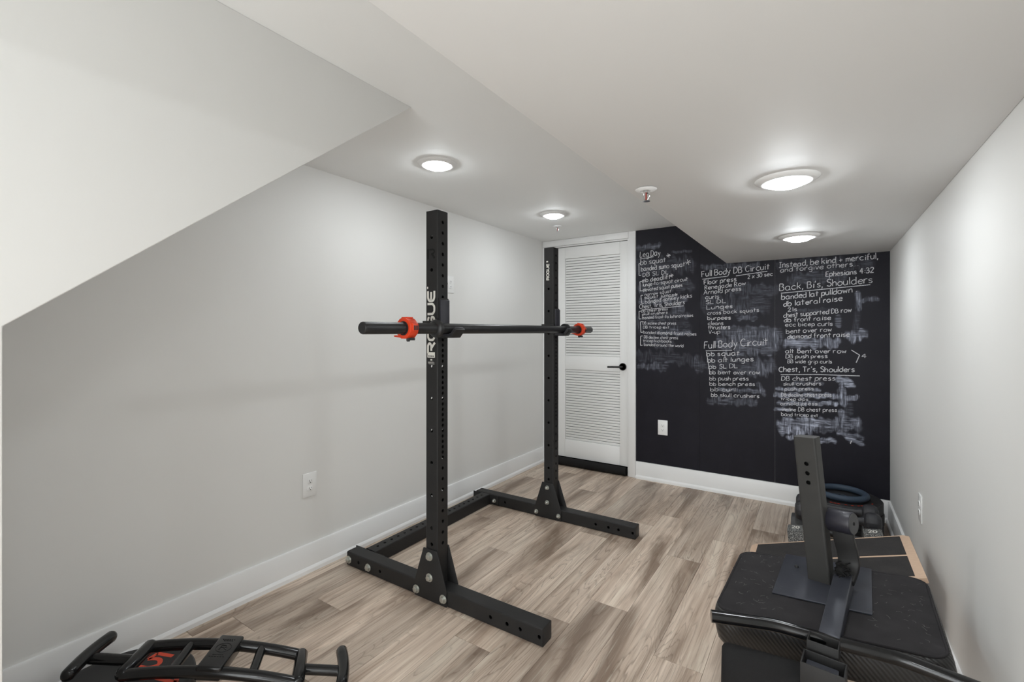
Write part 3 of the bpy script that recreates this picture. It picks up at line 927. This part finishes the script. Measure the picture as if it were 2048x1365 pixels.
# lettering on the uprights (read from below upwards) and the cut-out letter
def letters(mb, text, x_left, z0, z1, yf, width, cap_lo, cap_hi, gap=.14):
    """block capitals rotated to read upwards: advance along z, letter height towards -x"""
    G = {'R': [[(0, 0), (0, 1)], [(0, .93), (.62, .93), (.8, .8), (.8, .62), (.62, .48), (.2, .48)], [(.42, .48), (.88, 0)]],
         'O': [[(.25, .07), (.65, .07), (.86, .25), (.86, .75), (.65, .93), (.25, .93), (.04, .75), (.04, .25), (.25, .07)]],
         'G': [[(.85, .82), (.65, .93), (.25, .93), (.04, .75), (.04, .25), (.25, .07), (.65, .07), (.85, .2), (.85, .46), (.5, .46)]],
         'U': [[(.04, 1), (.04, .3), (.25, .07), (.65, .07), (.86, .3), (.86, 1)]],
         'E': [[(.85, .93), (.3, .93), (.06, .78), (.06, .22), (.3, .07), (.85, .07)], [(.1, .5), (.78, .5)]]}
    n = len(text); adv = (z1 - z0) / (n - gap)
    for i, ch in enumerate(text):
        for st in G[ch]:
            P = [(z0 + adv * (i + p[0] * (1 - gap) / .9), cap_lo + (cap_hi - cap_lo) * p[1]) for p in st]
            P = [tuple(q[:2]) for q in fillet([(a, b, 0) for a, b in P], .006, 3)]
            ribbon2(mb, P, width, lambda a, b: (b, yf, a))
yf = -UY - TW / 2 - .0007
mb = MB(); letters(mb, 'ROGUE', 0, 1.172, 1.470, yf, .0116, .021, -.026); mb.build('brand_lettering', M_decal, rk, smooth=False)
mb = MB()
mb.box(-.026, .021, yf, yf + .0005, 1.152, 1.166)
mb.box(-.007, .004, yf, yf + .0005, 1.138, 1.145)
mb.box(-.022, .018, yf, yf + .0005, 1.127, 1.1285).box(-.020, .018, yf, yf + .0005, 1.121, 1.1225).box(-.022, .012, yf, yf + .0005, 1.131, 1.132)
mb.build('small_print', M_decal, rk, smooth=False)
mb = MB()
for k in range(5): mb.box(-.020 + k * .0075, -.0148 + k * .0075, yf - .0005, yf - .0001, 1.156, 1.162)
mb.build('small_print', M_cut, rk, smooth=False)
MB().sphere((-.025, yf, 1.483), .004, 10, 6, sc=(1, .05, 1.5)).build('small_print', M_decal, rk)
# cut-out R, upright
mb = MB()
cut = lambda P: [(-.026 + a * .050, 1.620 + b * .047) for a, b in P]
fm = lambda a, b: (a, yf - .0002, b)
ribbon2(mb, cut([(.08, 0), (.08, 1)]), .0105, fm)
ribbon2(mb, cut([(.26, .92), (.70, .92), (.85, .84), (.88, .66), (.72, .5), (.5, .47)]), .0085, fm)
ribbon2(mb, cut([(.52, .52), (.92, .02)]), .0105, fm)
mb.build('cut_out_letter', M_cut, rk, smooth=False)
mb = MB()
yf2 = UY - TW / 2 - .0007
letters(mb, 'ROGUE', 0, 1.628, 1.738, yf2, .0052, .004, -.017)
mb.box(-.018, -.004, yf2, yf2 + .0004, 1.748, 1.757)
mb.build('brand_lettering', M_decal, rk, smooth=False)

# J-cups
def jcup(sg, label):
    e = empty('j_cup', rk.matrix_basis @ Vector((0, sg * UY, 0)), (0, 0, RKA))
    tag(e, label, 'rack hook', 'hooks that carry the bar on the rack')
    x0 = TW / 2 + .001
    body = [(x0, 1.246), (.116, 1.246), (.147, 1.283), (.138, 1.291), (.107, 1.2555), (x0 + .006, 1.2555), (x0 + .006, 1.432), (x0, 1.434)]
    MB().prism(body, -.034, .034, axis='y').build('hook', M_rack, e, bevel=.0015)
    MB().prism([(x0 + .0065, 1.256), (.104, 1.256), (.104, 1.2635), (x0 + .014, 1.2635), (x0 + .014, 1.424), (x0 + .0065, 1.428)], -.031, .031, axis='y').build('liner', M_uhmw, e, bevel=.0015)
    MB().prism([(.112, 1.262), (.140, 1.2925), (.134, 1.2965), (.106, 1.2645)], -.029, .029, axis='y').build('lip_pad', M_uhmw, e, bevel=.001)
    MB().box(-.046, x0 + .004, -TW / 2 - .0075, -TW / 2 - .0015, 1.272, 1.326).box(-.052, -.044, -TW / 2 - .0075, -.01, 1.272, 1.326).build('side_tab', M_rack, e, bevel=.0015)
jcup(-1, 'black plastic-lined J-cup on the near upright')
jcup(1, 'black plastic-lined J-cup on the far upright by the door')

# thick axle bar resting in the cups
BXL, BZ = .0780, 1.2890
bar = empty('axle_barbell', rk.matrix_basis @ Vector((BXL, 0, BZ)), (0, 0, RKA))
tag(bar, 'thick black axle barbell lying in the J-cups of the rack', 'barbell')
y0, y1 = -1.0835, 1.060
MB().lathe([(0, y0), (.0205, y0), (.0235, y0 + .003), (.0245, y0 + .006), (.0245, y1 - .006), (.0235, y1 - .003), (.0205, y1), (0, y1)], 32, RX(-pi / 2)).build('shaft', M_steel_dk, bar)
for yy, sg in ((-.667, 1), (.634, -1)):
    MB().lathe([(.024, -.016), (.031, -.014), (.040, -.009), (.0415, -.006), (.0415, .006), (.039, .009), (.030, .010), (.024, .010)], 36, TR(0, yy, 0) @ RX(-pi / 2 * sg)).build('stop_ring', M_steel_dk, bar)

# orange clamp collars
def collar(y, label, rot):
    e = empty('bar_collar', rk.matrix_basis @ Vector((BXL, y, BZ)), (0, 0, RKA))
    tag(e, label, 'collar', 'orange clamp collars on the bar')
    e.rotation_euler = Matrix.LocRotScale(None, (RZ(RKA) @ RY(rot)).to_quaternion(), None).to_euler()
    w = .023
    out = [(.047 * cos(pi / 8 + pi / 4 * k), .047 * sin(pi / 8 + pi / 4 * k)) for k in range(8)]
    inn = [(.0295 * cos(2 * pi * k / 24), .0295 * sin(2 * pi * k / 24)) for k in range(24)]
    mb = MB()
    O = []
    for k in range(24):
        a = 2 * pi * k / 24
        r = .047 * cos(pi / 8) / cos(((a + pi / 8) % (pi / 4)) - pi / 8)
        O.append((r * cos(a), r * sin(a)))
    vs = [(a, -w, b) for a, b in O] + [(a, w, b) for a, b in O] + [(a, -w, b) for a, b in inn] + [(a, w, b) for a, b in inn]
    fs = []
    for k in range(24):
        j = (k + 1) % 24
        fs += [(k, j, 24 + j, 24 + k), (48 + k, 72 + k, 72 + j, 48 + j), (k, 48 + k, 48 + j, j), (24 + k, 24 + j, 72 + j, 72 + k)]
    mb.add(vs, fs).build('shell', M_orange, e, bevel=.0016, ang=30)
    MB().lathe([(.0255, -w - .001), (.0298, -w - .001), (.0298, w + .001), (.0255, w + .001)], 28, RX(-pi / 2), closed=True).build('rubber_insert', M_rubber, e)
    MB().box(.040, .050, -.016, .016, -.012, .020).box(-.018, .018, -.017, .017, .041, .0475).build('latch', M_orange, e, bevel=.002)
    for k in range(3):
        MB().box(.0485, .0508, -.011 + k * .009, -.005 + k * .009, -.008, .012).build('grip_slot', M_rubber, e, bevel=.0005)
    MB().box(.008, .034, -.010, .012, -.0505, -.040).build('grip_slot', M_rubber, e, bevel=.001)
    MB().prism([(-.028, -.030), (-.026, -.040), (-.062, -.036), (-.066, -.032), (-.060, -.030)], -.016, .016, axis='y').build('lever', M_orange, e, bevel=.0015)
    MB().lathe([(0, -.056), (.006, -.056), (.008, -.050), (.008, -.038), (0, -.038)], 14, TR(.012, -.006, 0)).build('lever_tip', M_rubber, e)
collar(-.848, 'orange clamp collar on the near end of the bar', 0.0)
collar(.862, 'orange clamp collar on the far end of the bar before the door', 0.2)

# ------------------------------------------------------------------ upside-down bench seat attachment by the right wall
PC = Vector((.011, 1.950, .400))
PM = TR(*PC) @ RZ(radians(-2.3)) @ RY(radians(-5.1))
bn = empty('bench_attachment', (.006, 1.54, 0))
tag(bn, 'black padded bench attachment turned upside down with an upright post', 'bench attachment')
BI = TR(-.006, -1.54, 0)          # world to bench-local
PML = BI @ PM
# pad: upholstered block, vinyl sides, stapled fabric on top
def rrect(x0, x1, y0, y1, r, k=6, skew=0.0):
    out = []
    for cx, cy, a0 in ((x1 - r, y1 - r, 0), (x0 + r, y1 - r, pi / 2), (x0 + r, y0 + r, pi), (x1 - r, y0 + r, 3 * pi / 2)):
        for j in range(k + 1):
            a = a0 + pi / 2 * j / k
            x, y = cx + r * cos(a), cy + r * sin(a)
            out.append((x, y + skew * x))
    return out
pl = rrect(-.290, .292, -.335, .160, .05, skew=.03)
lay = [(-.122, -.024), (-.117, -.010), (-.100, .002), (-.055, .008), (-.02, .004), (-.004, -.002), (0, -.010)]
def inset(P, d):
    cx = sum(p[0] for p in P) / len(P); cy = sum(p[1] for p in P) / len(P)
    out = []
    for x, y in P:
        l = sqrt((x - cx) ** 2 + (y - cy) ** 2)
        out.append((cx + (x - cx) * (l + d) / l, cy + (y - cy) * (l + d) / l))
    return out
mb = MB(); N = len(pl); vs = []; fs = []
for zz, d in lay:
    vs += [(x, y, zz) for x, y in inset(pl, d)]
for i in range(len(lay) - 1):
    for k in range(N): fs.append((i * N + k, i * N + (k + 1) % N, (i + 1) * N + (k + 1) % N, (i + 1) * N + k))
fs.append(tuple(range(N))[::-1])
fs.append(tuple((len(lay) - 1) * N + k for k in range(N)))
pad = mb.add(vs, fs, PML).build('pad', M_vinyl, bn, ang=60)
# stapled backing, slightly rumpled
ip = inset(pl, -.012)
gx = np.linspace(-.30, .30, 90); gy = np.linspace(-.36, .19, 84)
def inside(x, y, P):
    c_ = False; j = len(P) - 1
    for i in range(len(P)):
        if (P[i][1] > y) != (P[j][1] > y) and x < (P[j][0] - P[i][0]) * (y - P[i][1]) / (P[j][1] - P[i][1] + 1e-12) + P[i][0]: c_ = not c_
        j = i
    return c_
def fab_z(x, y):
    return .0022 + .0012 * sin(x * 55 + 9 * y) * sin(y * 40 + 4 * x) + (.0035 * max(0, (x - .1) / .2) * (sin(y * 70 + x * 25) * .5 + .5))
vid = {}; vs = []; fs = []
def gv(i, j):
    if (i, j) not in vid:
        vid[(i, j)] = len(vs); vs.append((gx[i], gy[j], fab_z(gx[i], gy[j])))
    return vid[(i, j)]
for i in range(len(gx) - 1):
    for j in range(len(gy) - 1):
        if inside((gx[i] + gx[i + 1]) / 2, (gy[j] + gy[j + 1]) / 2, ip):
            fs.append((gv(i, j), gv(i + 1, j), gv(i + 1, j + 1), gv(i, j + 1)))
rim = [(x, y, .0008) for x, y in inset(pl, -.0085)]
MB().add(vs, fs, PML).add(rim, [tuple(range(len(rim)))], PML).build('backing_fabric', M_fabric, pad, ang=60)
MB().tube([(x, y, .001) for x, y in inset(pl, -.010)] + [(inset(pl, -.010)[0][0], inset(pl, -.010)[0][1], .001)], .0042, 8, M=PML).build('hem', M_fabric, pad, ang=60)
stp = None
for x, y, a in ((-.276, .105, 1.4), (-.272, .068, 1.5), (-.252, .138, .5), (-.215, .142, .05), (-.180, .143, .03), (-.285, -.02, 1.5), (-.29, -.07, 1.5), (-.145, .143, .03)):
    if stp is None:
        stp = MB().box(-.006, .006, -.0006, .0006, 0, .0009).build('staple', M_chrome, pad); q = stp
    else: q = link('staple', stp.data, pad)
    q.matrix_basis = PML @ TR(x, y + .03 * x, .0045) @ RZ(a)
# lint and hair
rl = random.Random(8); mb = MB()
for k in range(170):
    x, y = rl.uniform(-.26, .26), rl.uniform(-.30, .13)
    if -.06 < x < .09 and y < .1: continue
    a = rl.uniform(0, 6.28); cv = rl.uniform(-160, 160); L = rl.uniform(.006, .022); P = []
    for i in range(6):
        P.append((x, y)); x += cos(a) * L / 5; y += sin(a) * L / 5; a += cv * L / 5
    ribbon2(mb, P, .00038, lambda u, w: tuple(PML @ Vector((u, w, .0085))))
o = mb.build('lint', M_lint, pad, smooth=False); o['kind'] = 'stuff'
# steel mounting plate, post
MB().box(-.1345, .1345, -.169, .169, .003, .0085, M=PML @ RZ(radians(-1.5))).build('mounting_plate', M_plate_mt, bn, bevel=.0015)
MB().lathe([(0, .007), (.005, .007), (.007, .004), (.007, 0), (0, 0)], 10, PML @ TR(-.085, .065, .0085)).build('plate_bolt', M_rubber, bn)
post = rect_tube(MB(), .497, .070, .048, r=.006, t=.003, hy=[.340, .372, .405], hr=.0075, caps=(False, True), M=PML @ TR(-.006, .000, .0085) @ RZ(radians(-17))).build('post', M_post, bn, ang=50)
# pivot sleeve and curved arm
cy = Matrix.Translation(BI @ Vector((.0, 0, 0)))
def wl_(p): return tuple(BI @ Vector(p))
pv = [(.026, 1.968, .619), (.094, 1.936, .628)]
d = (Vector(pv[1]) - Vector(pv[0])).normalized()
sleeve = MB().tube([wl_(pv[0]), wl_(Vector(pv[0]) + d * .003), wl_(Vector(pv[1]) - d * .004), wl_(pv[1])], [.034, .037, .037, .035], 28).build('pivot_sleeve', M_uhmw, bn, ang=50)
MB().tube([wl_(Vector(pv[1]) - d * .001), wl_(Vector(pv[1]) + d * .0015)], .0335, 28).build('end_disc', M_hexgrey, sleeve, ang=50)
MB().tube([wl_(Vector(pv[1])), wl_(Vector(pv[1]) + d * .0022)], .006, 12).build('hole', M_cut, sleeve, ang=50)
# flat curved arm, swept rectangle
def sweep_rect(path, w, t, side, name, mat, parent):
    P = [Vector(p) for p in path]; S = Vector(side).normalized(); vs = []; fs = []
    for i, p in enumerate(P):
        tg = (P[min(i + 1, len(P) - 1)] - P[max(i - 1, 0)]).normalized()
        s_ = (S - tg * S.dot(tg)).normalized(); nn = tg.cross(s_)
        for a, b in ((-1, -1), (1, -1), (1, 1), (-1, 1)): vs.append(tuple(p + s_ * (a * w / 2) + nn * (b * t / 2)))
    for i in range(len(P) - 1):
        for k in range(4): fs.append((i * 4 + k, i * 4 + (k + 1) % 4, i * 4 + 4 + (k + 1) % 4, i * 4 + 4 + k))
    fs += [(3, 2, 1, 0), tuple(len(P) * 4 - 4 + k for k in range(4))]
    return MB().add(vs, fs).build(name, mat, parent, bevel=.003, ang=50)
side = (.97, -.2, .03)
sweep_rect(smooth_path([wl_(p) for p in ((.066, 1.950, .600), (.069, 1.950, .565), (.079, 1.953, .522), (.082, 1.950, .487), (.074, 1.932, .460), (.064, 1.900, .445))], 6), .060, .022, side, 'curved_arm', M_rack, bn)
sweep_rect([wl_((.069, 1.935, .442)), wl_((.022, 1.556, .414))], .050, .046, (1, -.1, .05), 'arm_tube', M_plate_mt, bn)
# fuzzy black cord end knotted at the joint
mb = MB(); rk2 = random.Random(4)
for k in range(26):
    c0 = Vector((.058 + rk2.uniform(-.014, .014), 1.905 + rk2.uniform(-.012, .012), .470 + rk2.uniform(-.008, .012)))
    P = [c0]
    for i in range(5): P.append(P[-1] + Vector((rk2.uniform(-.013, .013), rk2.uniform(-.013, .013), rk2.uniform(-.009, .010))))
    mb.tube([wl_(p) for p in smooth_path(P, 3)], .0017, 5)
mb.sphere(wl_((.058, 1.902, .470)), .015, 12, 8)
o = mb.build('frayed_cord', M_foam, bn, ang=80)
# bent cross bar
MB().tube(fillet([wl_(p) for p in ((-.272, 1.492, .421), (-.110, 1.548, .421), (.010, 1.556, .418), (.175, 1.575, .418), (.345, 1.545, .415))], .03), .0175, 18).build('cross_bar', M_gloss, bn, ang=60)
# sockets on a leg tube that goes down to the floor
def socket(cx, cy, zt, w, d, h, t, name, yaw, parent, z0):
    M = TR(*wl_((cx, cy, 0))) @ RZ(yaw)
    mb = MB()
    mb.box(-w / 2, w / 2, -d / 2, -d / 2 + t, z0, zt, M).box(-w / 2, w / 2, d / 2 - t, d / 2, z0, zt, M)
    mb.box(-w / 2, -w / 2 + t, -d / 2 + t, d / 2 - t, z0, zt, M).box(w / 2 - t, w / 2, -d / 2 + t, d / 2 - t, z0, zt, M)
    mb.box(-w / 2 + t, w / 2 - t, -d / 2 + t, d / 2 - t, zt - h - .004, zt - h, M)
    return mb.build(name, M_rack, parent, bevel=.0012)
socket(.008, 1.518, .437, .072, .050, .12, .003, 'socket_tube', radians(-6), bn, .0)
socket(.008, 1.446, .418, .096, .066, .09, .004, 'socket_bracket', radians(-6), bn, .27)
rect_tube(MB(), .05, .07, .046, r=.004, t=.003, M=TR(*wl_((.004, 1.440, .352))) @ RZ(radians(-6))).build('inner_tube', M_plate_mt, bn, ang=50)
MB().lathe([(0, .012), (.006, .012), (.010, .010), (.012, 0)], 14, TR(*wl_((.012, 1.472, .385))) @ RX(pi / 2)).build('bolt', M_rubber, bn)
# foam roller on its axle
rp = [(-.235, 1.440, .318), (-.03, 1.470, .315)]
rv = (Vector(rp[1]) - Vector(rp[0])).normalized()
MB().tube([wl_(rp[0]), wl_(Vector(rp[0]) + rv * .006), wl_(Vector(rp[0]) + rv * .016), wl_(Vector(rp[1]) - rv * .016), wl_(rp[1])], [.048, .058, .062, .062, .056], 28).build('foam_roller', M_foam, bn, ang=70)
MB().tube([wl_(Vector(rp[0]) + rv * .01), wl_((.008, 1.476, .3145))], .012, 12).build('roller_axle', M_chrome, bn)
MB().box(-.16, .16, -.03, .03, 0, .03, TR(0, -.02, 0)).build('floor_foot', M_rack, bn, bevel=.004)

# ------------------------------------------------------------------ wooden slant board
sb = empty('slant_board', (.02, 2.53, 0))
tag(sb, 'plywood slant board with black grip strips propped against the right wall', 'slant board')
A = Vector((-.300, 2.752, .150)); B = Vector((.335, 2.752, .352))
ang = -atan2(B.z - A.z, B.x - A.x)
SM = TR(-.02, -2.53, 0) @ TR((A.x + B.x) / 2, 2.53, (A.z + B.z) / 2) @ RY(ang)
Ls = (B - A).length
MB().prism([(-Ls / 2, -.222), (Ls / 2, -.222), (Ls / 2, .205), (Ls / 2 - .02, .222), (-Ls / 2 + .02, .222), (-Ls / 2, .205)], -.020, 0, axis='z', M=SM).build('board', M_ply, sb, bevel=.002)
for y0, y1 in ((.002, .206), (-.205, -.016)):
    MB().box(-Ls / 2 + .032, Ls / 2 - .034, y0, y1, .0002, .0016, M=SM).build('grip_strip', M_grip, sb)
# side panels that carry it
for yy in (-.205, .190):
    prof = [(-.30 - .0, 0.0), (.335, 0.0), (.335, .328), (-.30, .126)]
    MB().prism([(x - .02, z) for x, z in prof], yy - .009, yy + .009, axis='y').build('side_panel', M_ply, sb, bevel=.001)

# ------------------------------------------------------------------ dumbbells
def hexbell(label, p0, p1, r, hl, mat, number=None):
    p0, p1 = Vector(p0), Vector(p1)
    c_ = (p0 + p1) / 2; L = (p1 - p0).length
    e = empty('dumbbell', (c_.x, c_.y, min(p0.z, p1.z) - r))
    tag(e, label, 'dumbbell', 'dumbbells piled in the corner')
    d = (p1 - p0).normalized()
    Q = d.to_track_quat('X', 'Z').to_matrix().to_4x4()
    M = TR(0, 0, c_.z - e.location.z) @ Q
    ax = 0
    for sg in (-1, 1):
        hx = [(r * cos(pi / 3 * k), r * sin(pi / 3 * k)) for k in range(6)]
        h = MB().prism([(a, b) for a, b in hx], sg * (L / 2 - hl / 2), sg * (L / 2 + hl / 2), axis='x', M=M).build('head', mat, e, bevel=.008, seg=3)
        if number:
            mb = MB(); S, wid = glyph_strokes(number, random.Random(2), 0)
            k = .034 / wid
            # on the facet that faces up
            for P in S[0]:
                ribbon2(mb, [(sg * L / 2 + (a - wid / 2) * k, -.024 + b * .0036) for a, b in P], .006, lambda u, w: tuple(M @ Vector((u, w, r * cos(pi / 6) + .0008))))
            mb.build('number', M_decal, h, smooth=False)
    MB().tube([M @ Vector((-L / 2, 0, 0)), M @ Vector((0, 0, 0)), M @ Vector((L / 2, 0, 0))], [.015, .018, .015], 16).build('handle', M_steel_dk, e)
    return e
def neobell(label, p0, p1, r, hl):
    p0, p1 = Vector(p0), Vector(p1)
    c_ = (p0 + p1) / 2; L = (p1 - p0).length
    e = empty('dumbbell', (c_.x, c_.y, c_.z - r))
    tag(e, label, 'dumbbell', 'dumbbells piled in the corner')
    M = TR(0, 0, r) @ ((p1 - p0).normalized().to_track_quat('Z', 'Y').to_matrix().to_4x4())
    for sg in (-1, 1):
        z0 = sg * L / 2
        prof = [(0, -hl / 2), (r * .55, -hl / 2), (r * .86, -hl / 2 + .008), (r, -hl / 2 + .022), (r, hl / 2 - .022), (r * .86, hl / 2 - .008), (r * .55, hl / 2), (0, hl / 2)]
        MB().lathe(prof, 12, M @ TR(0, 0, z0) @ RZ(pi / 12)).build('head', M_neo, e, bevel=.003, ang=50)
    MB().tube([M @ Vector((0, 0, -L / 2 + hl * .3)), M @ Vector((0, 0, -L / 2 + hl * .55)), M @ Vector((0, 0, -L / 2 + hl * .8)), M @ Vector((0, 0, 0)), M @ Vector((0, 0, L / 2 - hl * .8)), M @ Vector((0, 0, L / 2 - hl * .55)), M @ Vector((0, 0, L / 2 - hl * .3))],
             [.034, .026, .018, .0175, .018, .026, .034], 18).build('handle', M_neo, e, ang=60)
    return e
hexbell('speckled grey hex dumbbell marked 20 in the front of the pile', (-.105, 3.125, .082), (.245, 3.125, .140), .082, .085, M_speck, '20')
hexbell('dark grey hex dumbbell on the floor behind the speckled one', (-.105, 3.345, .076), (.245, 3.345, .076), .082, .085, M_hexgrey)
neobell('black rounded dumbbell on top of the pile, nearer the viewer', (-.085, 3.265, .208), (.245, 3.265, .208), .055, .080)
neobell('black rounded dumbbell on top of the pile, next to the plates', (-.085, 3.420, .205), (.245, 3.420, .205), .055, .080)

# ------------------------------------------------------------------ bumper plates and ring in the corner
def bumper(name, label, loc, r, th, ring_text=None, group=None, tilt=(0, 0, 0)):
    e = empty(name, loc, tilt); tag(e, label, 'weight plate', group)
    prof = [(.026, 0), (.080, 0), (.085, .004), (r - .035, .004), (r - .028, 0), (r - .006, 0), (r, .006), (r, th - .006), (r - .006, th), (r - .028, th), (r - .035, th - .004), (.085, th - .004), (.080, th), (.026, th)]
    MB().lathe(prof, 56, closed=True).build('disc', M_rubber, e, ang=30)
    MB().lathe([(.0252, .0002), (.037, .0002), (.037, th + .0003), (.0252, th + .0003)], 36, closed=True).build('steel_hub', M_chrome, e, ang=30)
    if ring_text:
        txt, rad, h, a0, da = ring_text
        S, wid = glyph_strokes(txt, random.Random(1), 0)
        for word in S:
            mb = MB()
            for P in word:
                pts = []
                for a, b in P:
                    rr = rad + b / 10 * h; an = a0 + da * (1 - a / wid)
                    pts.append((rr * cos(an), rr * sin(an)))
                ribbon2(mb, pts, h * .22, lambda u, w: (u, w, th - .0035))
            mb.build('raised_lettering', M_orange, e, smooth=False)
    return e
g = 'bumper plates stacked flat in the corner'
PX, PY = .108, 3.712
bumper('bumper_plate', 'bottom black bumper plate of the corner stack', (PX, PY, 0), .225, .068, group=g)
bumper('bumper_plate', 'middle black bumper plate of the corner stack', (PX + .004, PY - .003, .0688), .225, .068, group=g)
bumper('bumper_plate', 'top black bumper plate of the corner stack with orange rim marks', (PX, PY, .1376), .225, .068, ('- -- -- - - --- -- - -', .165, .034, radians(-150), radians(130)), group=g)
rg = MB().torus(.126, .0195, 64, 18).build('exercise_ring', M_blue, loc=(PX + .012, PY - .01, .2262), ang=80)
tag(rg, 'slate blue foam exercise ring lying on the corner plate stack', 'exercise ring')

# ------------------------------------------------------------------ plate and multi-grip bar in the near left corner
bumper('bumper_plate', 'black bumper plate with orange lettering on the floor by the left wall', (-1.965, .560, 0), .225, .075, ('5 7 5 4', .110, .070, radians(-60), radians(190)))
mg = empty('multi_grip_bar', (-1.72, .78, 0))
tag(mg, 'glossy black multi-grip handle bar on the floor by the left wall', 'cable bar')
def ml(p): return Vector(p) - Vector((-1.72, .78, 0))
P0, P1 = Vector((-1.963, .658, .165)), Vector((-1.580, .990, .090))
Q0, Q1 = Vector((-1.875, .554, .165)), Vector((-1.465, .904, .090))
u = (((P1 - P0) + (Q1 - Q0)) / 2).normalized()
def rail(a, b, t, arch=.024):
    p = a.lerp(b, t); return p + Vector((0, 0, arch * 4 * t * (1 - t)))
for a, b in ((P0, P1), (Q0, Q1)):
    MB().tube([ml(rail(a, b, i / 20)) for i in range(21)], .0185, 16).build('rail', M_gloss, mg, ang=60)
for t in (.27, .73):
    MB().tube([ml(rail(P0, P1, t)), ml(rail(Q0, Q1, t))], .0155, 14).build('rung', M_gloss, mg, ang=60)
for a, b in ((P0, Q0), (P1, Q1)):
    v = (b - a).normalized()
    pth = [a - v * .014, a - v * .010, a, b, b + v * .010, b + v * .014]
    MB().tube([ml(p + Vector((0, 0, .004))) for p in pth], [.009, .017, .0215, .0215, .017, .009], 16).build('end_rung', M_gloss, mg, ang=60)
for a, b, sg in ((P0, Q0, -1), (P1, Q1, 1)):
    m_ = (a + b) / 2; c_ = m_ + u * sg * .150; v = (b - a).normalized()
    MB().tube([ml(m_), ml(c_)], .017, 16).build('extension', M_gloss, mg, ang=60)
    ks = [-.104, -.101, -.092, -.06, -.03, 0, .03, .06, .092, .101, .104]
    rs = [.007, .015, .020, .020, .020, .020, .020, .020, .020, .015, .007]
    MB().tube([ml(c_ + v * k + Vector((0, 0, .012)) - u * sg * (.9 * k * k) ) for k in ks], rs, 16).build('grip', M_gloss, mg, ang=60)
# centre block with cast emblem
bc = (rail(P0, P1, .5) + rail(Q0, Q1, .5)) / 2
v = (Q1 - P1); v = (v - u * v.dot(u)).normalized(); w = u.cross(v) * -1
if w.z < 0: w = -w
BM = Matrix(((u.x, v.x, w.x, 0), (u.y, v.y, w.y, 0), (u.z, v.z, w.z, 0), (0, 0, 0, 1)))
BM = TR(*ml(bc)) @ BM
blk = MB().box(-.040, .040, -.090, .084, -.022, .024, BM).build('centre_block', M_gloss, mg, bevel=.007, seg=3)
mb = MB()
mb.torus(.024, .0012, 32, 6, BM @ TR(0, -.018, .0242))
for P in ([(-.010, -.030), (-.010, -.006)], [(-.010, -.030), (.006, -.029), (.009, -.022), (.004, -.018), (-.010, -.018)], [(0, -.018), (.012, -.006)]):
    mb.tube([BM @ Vector((a, b, .0242)) for a, b in P], .0015, 6)
for yy, xa in ((-.062, .022), (-.055, .016), (.020, .018), (.030, .026)):
    for k in range(6):
        x = -xa + 2 * xa * k / 6
        mb.tube([BM @ Vector((x, yy, .0242)), BM @ Vector((x + xa * .2, yy, .0242))], .0011, 5)
mb.build('cast_emblem', M_gloss, blk)
MB().torus(.020, .006, 24, 10, BM @ TR(0, 0, -.040) @ RY(pi / 2)).build('cable_eye', M_gloss, blk)
